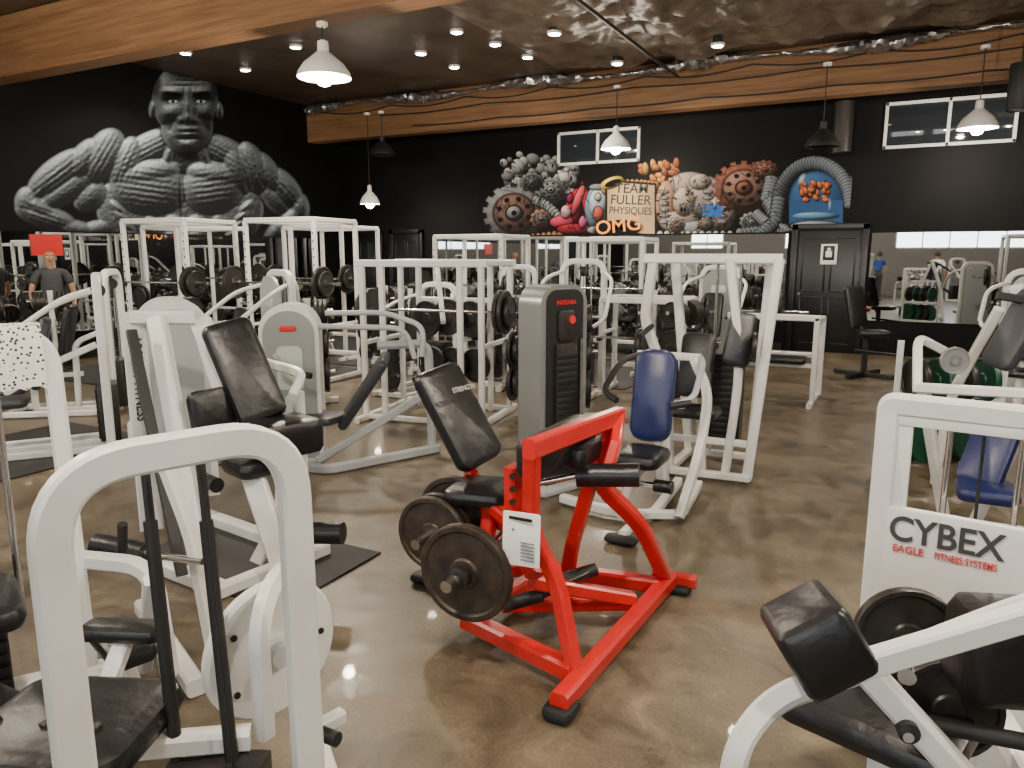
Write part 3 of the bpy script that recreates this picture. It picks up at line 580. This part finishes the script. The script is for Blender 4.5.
b.tube([(-3.1,3.2,.9),(-3.1,3.2,.05)],WH,.06);b.tube([(-3.45,3.25,1.05),(-3.1,3.25,1.0),(-3.0,3.05,.9)],WH,.05,fil=.08)
b.cyl((-3.25,2.62,.5),(-3.1,2.58,.5),.04,BLK)
t=b.done('abdominal_crunch_machine')
text('ARSENIT FITNESS',.085,pc+PN*.03+Z*.97,(0,0,-1),(.55,.83,0),LBK,t,sx=.78,bold=.015)
matm=mat('rubber_mat',(.012,.012,.012),.65)
slabbox('rubber_floor_mat',-3.75,-2.53,2.42,3.2,.0,.012,matm)
slabbox('rubber_floor_mat',-5.3,-4.8,3.6,5.2,.0,.012,matm);slabbox('rubber_floor_mat',-10.9,-6.6,5.9,8.6,.0,.012,matm);slabbox('rubber_floor_mat',-10.5,-3.0,8.75,13.3,.0,.012,matm)
slabbox('rubber_floor_mat',-7.4,-5.9,2.6,4.4,0,.012,matm)
# ---- foreground arch machine (left)
b=B()
b.tube([(-1.45,.80,0),(-1.45,.80,1.28),(-1.28,1.29,1.28),(-1.28,1.29,0)],WH,.075,.05,fil=.17,up=(1,-.35,0),seg=10)
b.slab((-1.84,1.02,.47),(.46,.40,.09),BLK,X=(.9,.4,0),r=.07,e=.045)
for k in range(3): b.cyl((-1.98+k*.13,.9+k*.05,.513),(-1.98+k*.13,.92+k*.05,.519),.012,RUB,10)
b.cyl((-1.74,1.22,1.22),(-1.60,1.15,.02),.012,RUB);b.cyl((-1.61,1.29,1.22),(-1.47,1.22,.02),.012,RUB)
b.cyl((-1.72,1.21,1.0),(-1.62,1.16,.2),.018,LBK);b.cyl((-1.59,1.28,1.0),(-1.49,1.23,.2),.018,LBK)
b.cyl((-1.50,1.2,1.2),(-1.44,1.2,.1),.004,RUB)
b.lathe((-1.57,1.46,.55),(1,-.25,0),[(.01,-.02),(.2,-.02),(.21,-.01),(.21,.01),(.2,.02),(.05,.02),(.05,.04),(.01,.04)],WH,40)
b.lathe((-1.55,1.45,.55),(1,-.25,0),[(.01,.02),(.035,.02),(.035,.05),(.01,.05)],WH2,16)
for a in range(10): b.cyl(V((-1.55,1.455,.55))+V((-.25*math.cos(a*.63),-1*math.cos(a*.63),math.sin(a*.63)))*.15,V((-1.545,1.453,.55))+V((-.25*math.cos(a*.63),-1*math.cos(a*.63),math.sin(a*.63)))*.15,.010,LBK,8)
b.tube([(-1.5,1.35,.35),(-1.5,1.35,.74),(-1.62,1.62,.78),(-1.62,1.62,.3)],WH,.045,.05,fil=.14)
b.tube([(-2.2,1.2,.04),(-1.3,1.5,.04)],WH,.08);b.tube([(-2.3,.9,.04),(-1.45,.75,.04)],WH,.08);b.tube([(-1.45,.75,.04),(-1.25,1.5,.04)],WH,.08);b.tube([(-1.84,1.02,.43),(-1.84,1.02,.04)],WH,.08)
b.tube([(-1.84,1.02,.40),(-1.5,1.3,.38)],WH,.06);b.tube([(-1.62,1.62,.3),(-1.3,1.45,.05)],WH,.05)
b.box((-1.53,1.2,.2),(.26,.14,.3),IRON,25)
b.cyl((-1.30,1.36,.42),(-1.24,1.36,.42),.02,RUB);b.tube([(-1.34,1.30,.42),(-1.30,1.45,.42)],WH,.04)
b.slab((-2.05,1.32,.55),(.26,.1,.05),BLK,X=(.9,.4,0),r=.03);b.tube([(-2.05,1.32,.52),(-1.95,1.15,.4)],WH,.05)
b.done('leg_extension_machine')
# ---- second left machine with towel
b=B()
b.tube([(-3.2,.95,0),(-3.18,.98,1.40),(-2.86,1.66,1.40),(-2.76,1.62,0)],WH,.065,.06,fil=.14,up=(.9,-.4,0),seg=9)
for t in(.3,.42,.62,.8): 
    q=V((-3.2,.95,0)).lerp(V((-2.86,1.62,0)),t);b.cyl(q+Z*.3,q+Z*1.36,.013,CHR)
q=V((-3.04,1.28,.3));b.box(q,(.2,.36,.5),IRON,-26)
for k in range(9): b.box(q+V((.095,-.04,-.2+k*.05)),(.03,.34,.036),RUB,-26)
b.tube([(-3.3,.9,.04),(-2.7,1.7,.04)],WH,.08);b.tube([(-2.75,1.62,.04),(-2.2,1.4,.04)],WH,.07);b.tube([(-3.1,2.1,.04),(-2.3,1.75,.04)],WH,.07)
b.tube([(-2.82,1.66,.5),(-2.5,1.75,.5),(-2.45,1.75,.05)],WH,.06,fil=.12)
b.tube([(-2.75,2.0,.9),(-2.6,2.02,.5),(-2.5,2.0,.04)],WH,.055,fil=.1)
b.cyl((-3.02,1.86,.45),(-2.78,1.92,.43),.05,BLK);b.cyl((-2.78,1.92,.43),(-2.5,1.98,.43),.015,CHR);b.cyl((-2.75,1.8,.5),(-2.72,1.79,.62),.02,RUB)
b.slab((-2.35,1.5,.34),(.32,.15,.06),BLK,X=(.95,-.3,0),r=.03);b.tube([(-2.35,1.5,.3),(-2.35,1.55,.05)],WH,.05)
b.slab((-2.75,1.2,.5),(.42,.36,.09),BLK,X=(.9,-.4,0),r=.06,e=.04);b.slab((-2.5,1.1,.28),(.3,.2,.07),BLK,r=.05,e=.03)
b.tube([(-2.75,1.2,.45),(-2.75,1.2,.04)],WH,.07);b.tube([(-3.1,1.2,.04),(-2.3,1.1,.04)],WH,.07)
b.tube([(-2.6,1.75,.04),(-2.3,1.6,.55)],WH,.05)
b.done('cable_row_machine')
towel=mat('patterned_towel',(.8,.78,.72),.9)
nt=towel.node_tree;ck=nt.nodes.new('ShaderNodeTexVoronoi');ck.inputs['Scale'].default_value=60;tcn=nt.nodes.new('ShaderNodeTexCoord');nt.links.new(tcn.outputs['Object'],ck.inputs['Vector'])
r=nt.nodes.new('ShaderNodeValToRGB');r.color_ramp.interpolation='CONSTANT';r.color_ramp.elements[0].color=(.03,.03,.03,1);r.color_ramp.elements[1].position=.3;r.color_ramp.elements[1].color=(.75,.73,.66,1)
nt.links.new(ck.outputs['Distance'],r.inputs[0]);nt.links.new(r.outputs[0],nt.nodes['Principled BSDF'].inputs['Base Color'])
b=B();ax=V((.43,.9,0)).normalized();nn=V((.9,-.43,0));vs=[];fs=[];c0=V((-2.93,1.515,1.40))
pr=[(-.05,-.14),(-.055,-.07),(-.05,.0),(-.037,.035),(0,.045),(.037,.035),(.05,0),(.056,-.08),(.06,-.19)]
for i in range(13):
    for a,h in pr: vs.append(c0+ax*(i/12-.5)*.27+nn*(a+.006*math.sin(i*1.5+h*20))+Z*(h-.012*(i%3==0)*(h<-.1)))
for i in range(12):
    for j in range(8): k=i*9+j;fs.append([k,k+9,k+10,k+1])
b.add(vs,fs,towel);b.done('towel')
# ---- right: white shrouded weight tower
b=B();Zt=1.25
def fr(x): return 2.6-.15*x
b.tube([(-.01,fr(0),.02),(-.01,fr(0),Zt-.02),(.62,fr(.6),Zt-.02),(.62,fr(.6),.02)],WH,.065,.05,fil=.02,up=(0,1,0))
sx_=(1,-.15,0);sz_=(-.15,-1,0)
b.slab((.245,fr(.245)-.01,.71),(.47,.38,.03),WH,X=sx_,Z=sz_,r=.02,e=.005)
b.slab((.30,fr(.3)+.02,.3),(.60,.56,.03),WH,X=sx_,Z=sz_,r=.02,e=.005)
b.slab((.035,fr(0)-.005,1.05),(.06,.32,.02),WH,X=sx_,Z=sz_,r=.01,e=.004);b.slab((.45,fr(.45)-.005,1.05),(.04,.32,.02),WH,X=sx_,Z=sz_,r=.01,e=.004)
b.slab((.24,fr(.24)-.005,1.19),(.47,.05,.02),WH,X=sx_,Z=sz_,r=.01,e=.004)
for x in(.17,.36): b.cyl((x,fr(x)+.1,.1),(x,fr(x)+.1,1.22),.010,CHR)
b.box((.26,fr(.3)+.1,.45),(.28,.14,.6),IRON);b.tube([(.0,fr(0),.04),(-.02,3.1,.04)],WH,.07);b.tube([(.62,fr(.6),.04),(.6,3.1,.04)],WH,.07)
b.cyl((.26,fr(.3)+.1,.8),(.26,fr(.3)+.1,1.2),.005,RUB)
t=b.done('leg_press_weight_tower')
text('CYBEX',.115,(.175,fr(.175)-.03,.83),sx_,(0,0,1),mat('logo_charcoal',(.05,.05,.055),.4),t,sx=.88,bold=.018);text('EAGLE',.034,(.08,fr(.08)-.03,.768),sx_,(0,0,1),LRED,t,bold=.01,sx=.9);text('FITNESS SYSTEMS',.032,(.235,fr(.235)-.03,.768),sx_,(0,0,1),LRED,t,bold=.01,sx=.68)
# ---- foreground right arm curl machine
b=B()
b.tube([(-.23,1.38,.02),(-.225,1.40,.72),(-.17,1.49,.79),(.0,1.58,.86),(.32,1.74,1.02),(.6,1.85,1.05)],WH,.05,.055,fil=.12,seg=7)
b.slab((-.10,1.52,.93),(.15,.20,.15),BLK,X=(.75,.35,.55),Z=(-.5,-.1,.8),r=.022,e=.02)
b.tube([(-.03,1.50,.92),(.18,1.54,.70),(.45,1.6,.4),(.5,1.6,.03)],WH,.06,.05,fil=.1)
b.tube([(-.05,1.46,.90),(.28,1.62,1.03)],WH,.04,.05)
b.lathe((.075,1.49,.80),(.2,-1,.1),[(.005,-.02),(.02,-.02),(.02,.02),(.005,.02)],RUB,16);b.lathe((.075,1.47,.80),(.2,-1,.1),[(.003,-.01),(.01,-.01),(.01,.012),(.003,.012)],CHR,12)
b.plate((.08,2.0,.74),(.3,-1,.1),.13,IRON,.03);b.plate((.17,1.85,.66),(.3,-1,.1),.12,IRON,.03);b.cyl((.08,1.8,.74),(.1,2.2,.74),.02,CHR)
b.slab((.02,1.80,.62),(.40,.26,.07),BLK,X=(1,-.3,-.1),r=.05,e=.03);b.tube([(.05,1.82,.58),(.05,1.85,.03)],WH,.07)
b.slab((.28,1.80,.86),(.26,.16,.22),BLK,X=(.8,.3,.4),r=.04,e=.04)
b.tube([(.1,2.2,.74),(.3,2.2,.5),(.3,2.2,.03)],WH,.06);b.tube([(-.25,1.38,.03),(.5,1.55,.03)],WH,.06);b.tube([(.05,1.5,.03),(.3,2.25,.03)],WH,.06)
b.tube([(.3,2.2,.5),(.45,1.65,.45)],WH,.06);b.cyl((.1,1.66,.72),(.4,1.7,.72),.018,RUB)
b.done('arm_curl_machine')
# ---- right mid machine
b=B()
b.tube([(.32,6.1,.03),(.35,5.95,.7),(.55,5.6,1.35)],WH,.06,fil=.2);b.tube([(.95,5.9,.03),(.85,5.6,.8),(.6,5.4,1.5)],WH,.07,fil=.2)
b.tube([(.1,4.9,.92),(.75,4.8,.95)],WH,.055);b.tube([(.12,4.9,.92),(.1,5.1,1.2),(.35,5.3,1.05)],WH,.05,fil=.08);b.tube([(.7,4.8,.95),(.5,5.2,.03)],WH,.06);b.tube([(.15,4.9,.92),(.35,5.3,.03)],WH,.06)
b.pad((.52,4.9,.62),(.2,.3,.6),(-.3,-.8,.4),.5,.24,.08,BLUE);b.slab((.5,4.7,.4),(.3,.3,.08),BLUE,r=.05,e=.03)
b.pad((.62,5.3,1.25),(.25,.1,.5),(-.6,-.6,.3),.5,.22,.08,GRYV);b.tube([(.2,5.2,.04),(.9,5.2,.04),(.95,6.0,.04)],WH,.06)
b.plate((.3,5.0,1.08),(.3,-1,0),.08,SIL,.03);b.tube([(.5,5.3,1.45),(.8,5.35,1.4),(1.1,5.4,1.2)],RUB,.05)
b.cyl((.75,5.0,.1),(.8,5.05,1.3),.02,CHR)
b.done('seated_row_machine')
b=B()
for i,(x,y,m) in enumerate(((.12,6.65,GRN),(.28,6.72,GRN),(.44,6.8,IRON),(.60,6.9,GRN))):
    b.plate((x,y,.24),(.8,-.9,0),.22,m,.06);b.plate((x+.03,y+.03,.7),(.8,.5,0),.18,m if i else IRON,.05)
b.tube([(.0,6.75,.04),(.8,7.1,.04)],WH,.06);b.tube([(.02,6.75,.5),(.75,7.08,.5)],WH,.05);b.tube([(.02,6.77,.04),(.02,6.77,1.0)],WH,.05);b.tube([(.78,7.1,.04),(.78,7.1,1.0)],WH,.05)
b.done('bumper_plate_rack')
# ---- black utility bench stand by door
b=B(LM(-.4,11.3,20));
b.tube([(-.3,-.3,.04),(.3,.3,.04)],RUB,.06);b.tube([(-.3,.3,.04),(.3,-.3,.04)],RUB,.06);b.tube([(0,0,.04),(0,0,.6)],RUB,.07);b.slab((.05,-.1,.62),(.4,.3,.08),BLK,r=.05,e=.03);b.pad((-.12,.15,.95),(-.1,.1,.6),(.3,-1,.2),.6,.28,.08);b.tube([(0,0,.5),(-.12,.22,.9)],RUB,.05);b.tube([(-.2,-.2,.4),(.3,-.3,.35)],RUB,.04,rnd=True)
b.done('adjustable_bench')
b=B()
for x in(-1.75,-.82):
    b.tube([(x,8.9,0),(x,8.9,.98)],WH,.06);b.tube([(x,8.6,.03),(x,9.5,.03)],WH,.06);b.tube([(x,8.9,.95),(x+.02,9.4,.95),(x+.02,9.4,.03)],WH,.06,fil=.05)
b.tube([(-1.8,8.9,.98),(-.79,8.9,.98)],WH,.06,.07);b.tube([(-1.75,9.4,.5),(-.8,9.4,.5)],WH,.06);b.slab((-1.3,8.9,.5),(.8,.28,.08),BLK,r=.05,e=.03);b.tube([(-1.75,8.9,.44),(-.8,8.9,.44)],WH,.05)
b.plate((-1.25,9.2,1.1),(1,0,0),.16,IRON);b.cyl((-1.7,9.2,1.02),(-.95,9.2,1.02),.014,CHR);b.slab((-1.3,9.2,1.0),(.5,.2,.06),BLK,r=.03)
b.done('glute_machine')
# ---- dumbbell racks
def dbrack(name,x,y,yaw,n,L):
    b=B(LM(x,y,yaw))
    for sx in(-1,1): b.tube([(sx*L/2,-.3,.03),(sx*L/2,.25,.03),(sx*L/2,.2,1.1)],RUB,.07,fil=.05)
    for t,z in enumerate((.3,.65,1.0)):
        yy=-.15+t*.13;b.slab((0,yy,z-.06),(L,.24,.03),IRON,X=(1,0,0),Z=(0,-.25,1),r=.005,e=.004)
        for i in range(n):
            xx=-L/2+(i+.5)*L/n;r=.045+.02*((i*7)%3)
            b.cyl((xx,yy-.07,z+.03),(xx,yy+.07,z+.06),.015,CHR,8)
            for s_ in(-1,1): b.cyl((xx,yy+s_*.07,z+.045+.015*s_),(xx,yy+s_*.14,z+.045+.03*s_),r,IRON if i%4 else SIL,10)
    return b.done(name)
dbrack('dumbbell_rack',-7.8,13.1,0,14,2.6);dbrack('dumbbell_rack',-5.0,13.1,0,14,2.6);dbrack('dumbbell_rack',-2.9,13.1,0,8,1.4);dbrack('dumbbell_rack',-11.3,11.6,90,14,2.4);dbrack('dumbbell_rack',-7.6,11.9,0,12,2.2);dbrack('dumbbell_rack',-5.0,12.2,0,10,1.9)
def tree(name,x,y,yaw=0,m=IRON):
    b=B(LM(x,y,yaw));b.tube([(0,0,0),(0,0,1.2)],WH,.07);b.tube([(-.3,0,.04),(.3,0,.04)],WH,.07);b.tube([(0,-.3,.04),(0,.3,.04)],WH,.07)
    for k,z in enumerate((.35,.7,1.05)):
        for s_ in(-1,1):
            b.cyl((0,0,z),(s_*.28,0,z+.02),.022,CHR)
            for j in range(3): b.plate((s_*(.09+j*.05),0,z),(1,0,0),(.22,.18,.14)[k],m,.045)
    return b.done(name)
tree('weight_plate_tree',-2.95,6.9,20);tree('weight_plate_tree',-5.9,6.3,40);tree('weight_plate_tree',-7.6,6.0,0);tree('weight_plate_tree',-4.4,8.2,10);tree('weight_plate_tree',-2.2,11.6,0);tree('weight_plate_tree',-10.2,6.0,60);tree('weight_plate_tree',-9.9,5.0,60);tree('weight_plate_tree',-2.1,8.0,70);tree('weight_plate_tree',-6.2,8.7,30);tree('weight_plate_tree',-3.0,9.9,30);tree('weight_plate_tree',-7.1,9.3,80)
b=B()
for i,(x,y) in enumerate(((-5.75,4.0),(-5.6,4.15),(-5.45,4.05))): b.lathe((x,y,0),(0,0,1),[(.07,0),(.075,.01),(.075,.26),(.06,.28),(.01,.28)],WH,20)
b.done('white_canisters')
# ================================================================= LAMPS
shade=mat('lamp_shade_enamel',(.85,.83,.78),.4);shadeo=mat('lamp_shade_dark',(.03,.03,.03),.4,metal=.4);bulb=mat('lamp_bulb_glow',(1,1,1),.5,emit=(1,.90,.74),es=60)
canm=mat('recessed_light_glow',(1,1,1),.5,emit=(1,.92,.8),es=60)
def pendant(x,y,z,top,r=.27,lit=True,power=140):
    e=bpy.data.objects.new('pendant_lamp',None);e.location=(x,y,z);COL.objects.link(e)
    b=B();m=shade if lit else shadeo
    b.lathe((0,0,0),(0,0,1),[(r,-.02),(r*.97,.03),(r*.75,.12),(r*.4,.2),(r*.22,.24),(r*.2,.34),(.02,.36),(r*.15,.33),(r*.18,.23),(r*.36,.19),(r*.72,.11),(r*.94,.02),(r,-.02)],m,32,cap=False)
    b.cyl((0,0,.35),(0,0,top-z),.008,RUB);b.cyl((0,0,top-z-.04),(0,0,top-z),.06,shade)
    o=b.done('shade');o.parent=e
    if lit:
        b=B();b.lathe((0,0,.0),(0,0,1),[(.005,-.11),(.06,-.09),(.095,-.02),(.07,.05),(.025,.12),(.02,.18)],bulb,20);o=b.done('bulb');o.parent=e
        l=bpy.data.lights.new('bulb_light','POINT');l.energy=power;l.color=(1,.87,.70);l.shadow_soft_size=.07;lo=bpy.data.objects.new('bulb_light',l);COL.objects.link(lo);lo.parent=e;lo.location=(0,0,-.2)
pendant(-5.62,6.42,3.55,4.08,.28,power=300)
pendant(-4.50,12.35,3.45,4.45,.25,power=150);pendant(.72,12.35,3.4,4.45,.25,power=150)
pendant(-9.4,12.35,3.64,4.45,.26,False);pendant(-1.25,12.35,3.28,4.45,.25,False);pendant(-9.75,12.35,2.7,4.45,.2,power=60)
for x,y in((3.3,6.4),(-5.6,.5),(-1.3,.8),(2.5,.6),(-9.5,.5),(.6,3.2),(-8.0,3.0)): pendant(x,y,3.62 if y<6 else 3.62,CZ if y<5 else 4.08,.28,power=(200 if y==3.0 else 290))  # extra pendants outside the view, added to light the room
cans=[(-10.4,8.65),(-10.4,9.87),(-7.1,10.4),(-5.98,9.68),(-5.8,10.5),(-7.1,11.4),(-5.7,11.4),(-2.6,11.2),(-8.6,9.2),(-4.4,9.6),(-1.5,9.2),(-4.2,11.5)]
for i,(x,y) in enumerate(cans):
    b=B();z=CZ-(.24 if x>-5.6 else .0);b.lathe((x,y,z),(0,0,1),[(.10,0),(.10,-.03),(.08,-.035),(.075,-.01),(.01,-.01)],shade,20);b.cyl((x,y,z-.02),(x,y,z-.04),.07,canm)
    if x>-5.6: b.cyl((x,y,z),(x,y,CZ),.07,RUB)
    b.done('recessed_spotlight')
    if i%2==0:
        l=bpy.data.lights.new('s','SPOT');l.energy=300;l.spot_size=2.4;l.spot_blend=.6;l.color=(1,.88,.72);l.shadow_soft_size=.08;lo=bpy.data.objects.new('spot_beam',l);COL.objects.link(lo);lo.location=(x,y,z-.07)
b=B();b.cyl((-1.07,13.5,3.3),(-1.07,13.5,4.08),.15,IRON,24);b.done('exhaust_duct')
b=B();b.slab((1.15,12.2,3.85),(.28,.28,.6),RUB,r=.12);b.cyl((1.15,12.2,4.15),(1.15,12.2,4.85),.02,RUB);b.done('hanging_speaker')
# ================================================================= PEOPLE
def skin(name,verts,edges,radii,m,parent,sub=2):
    me=bpy.data.meshes.new(name);me.from_pydata(verts,edges,[]);me.materials.append(m);ob=bpy.data.objects.new(name,me);COL.objects.link(ob);ob.parent=parent
    md=ob.modifiers.new('s','SKIN')
    for i,r_ in enumerate(radii):
        me.skin_vertices[0].data[i].radius=(r_,r_) if not isinstance(r_,tuple) else r_
    me.skin_vertices[0].data[0].use_root=True
    md.use_smooth_shade=True
    s2=ob.modifiers.new('ss','SUBSURF');s2.levels=sub;s2.render_levels=sub
    return ob
def person(x,y,yaw,shirt,pants,hair=True,bend=0):
    e=bpy.data.objects.new('person',None);e.location=(x,y,0);e.rotation_euler=(0,0,math.radians(yaw));COL.objects.link(e)
    sk=mat('skin_tone',(.42,.23,.15),.5);sm=mat('shirt_cloth',shirt,.8);pm=mat('trouser_cloth',pants,.8);hm=mat('hair',(.04,.025,.015),.6)
    skin('trousers',[(0,0,.95),(0,0,1.04),(-.09,0,.88),(-.10,-.02,.5),(-.11,.03,.1),(.09,0,.88),(.10,-.02,.5),(.11,.03,.1)],[(0,1),(0,2),(2,3),(3,4),(0,5),(5,6),(6,7)],[(.15,.11),(.145,.1),.1,.07,.055,.1,.07,.055],pm,e)
    skin('shirt',[(0,0,1.0),(0,0,1.15),(0,0,1.32),(0,.01,1.42),(-.17,.01,1.42),(-.24,.0,1.25),(.17,.01,1.42),(.24,0,1.25)],[(0,1),(1,2),(2,3),(3,4),(4,5),(3,6),(6,7)],[(.155,.105),(.145,.1),(.165,.11),(.1,.08),.065,.06,.065,.06],sm,e)
    av=[(-.235,0,1.28),(-.27,.02,1.12),(-.25,-.10,.92),(-.24,-.15,.86)];skin('arm_left',av,[(0,1),(1,2),(2,3)],[.045,.042,.028,.03],sk,e)
    skin('arm_right',[(-p[0],p[1],p[2]) for p in av],[(0,1),(1,2),(2,3)],[.045,.042,.028,.03],sk,e)
    for s_ in(-1,1):
        vs=[(s_*.24,-.15,.86)];ed=[];ra=[.026]
        for k in range(4):
            o=(k-1.5)*.02;L=(.07,.085,.08,.06)[k];i=len(vs);vs+= [(s_*(.24),-.17+o,.83),(s_*(.235),-.18+o,.83-L*.5),(s_*(.225),-.175+o,.83-L)];ed+=[(0,i),(i,i+1),(i+1,i+2)];ra+=[.011,.009,.008]
        i=len(vs);vs+=[(s_*.225,-.2,.84),(s_*.215,-.215,.8)];ed+=[(0,i),(i,i+1)];ra+=[.011,.009]
        skin('hand',vs,ed,ra,sk,e,1)
    skin('head',[(0,.01,1.44),(0,.0,1.52),(0,-.012,1.58),(0,-.005,1.66),(0,.01,1.72)],[(0,1),(1,2),(2,3),(3,4)],[.055,.052,(.065,.075),(.075,.092),(.055,.065)],sk,e)
    b=B();b.lathe((0,-.115,1.62),(0,-.4,-1),[(.004,-.02),(.014,.0),(.018,.02),(.005,.028)],sk,10)
    for s_ in(-1,1):
        b.lathe((s_*.03,-.088,1.645),(0,-1,0),[(.012,-.01),(.01,.004),(.003,.008)],LBL,10);b.lathe((s_*.03,-.096,1.645),(0,-1,0),[(.005,0),(.005,.002),(.001,.003)],LBK,8);b.slab((s_*.078,.0,1.625),(.02,.035,.06),sk,r=.01,e=.008)
        b.slab((s_*.03,-.09,1.665),(.035,.012,.008),hm,r=.004)
    b.slab((0,-.09,1.575),(.05,.012,.01),mat('lips',(.4,.12,.1),.5),r=.004);o=b.done('face_features');o.parent=e
    if hair:
        b=B();b.lathe((0,.02,1.64),(0,.25,1),[(.088,-.03),(.094,.02),(.088,.07),(.06,.11),(.02,.125)],hm,20);o=b.done('hair');o.parent=e
    b=B()
    for s_ in(-1,1): b.slab((s_*.11,-.04,.045),(.1,.28,.09),RUB,r=.045,e=.03)
    o=b.done('shoes');o.parent=e
    return e
person(-11.05,6.55,60,(.06,.06,.065),(.03,.03,.035),False)
person(.95,-1.4,20,(.75,.75,.73),(.03,.03,.04));person(-.86,-2.3,-30,(.03,.08,.3),(.04,.04,.05))
# ================================================================= CAMERA
cd=bpy.data.cameras.new('camera');co=bpy.data.objects.new('camera',cd);COL.objects.link(co);bpy.context.scene.camera=co
co.location=(0,0,1.7);co.rotation_euler=(math.pi/2-th,0,ya);cd.sensor_width=36;cd.lens=740*36/1024;cd.clip_start=.05
w=bpy.data.worlds.new('world');bpy.context.scene.world=w;w.use_nodes=True;w.node_tree.nodes['Background'].inputs[0].default_value=(.5,.55,.6,1);w.node_tree.nodes['Background'].inputs[1].default_value=.3
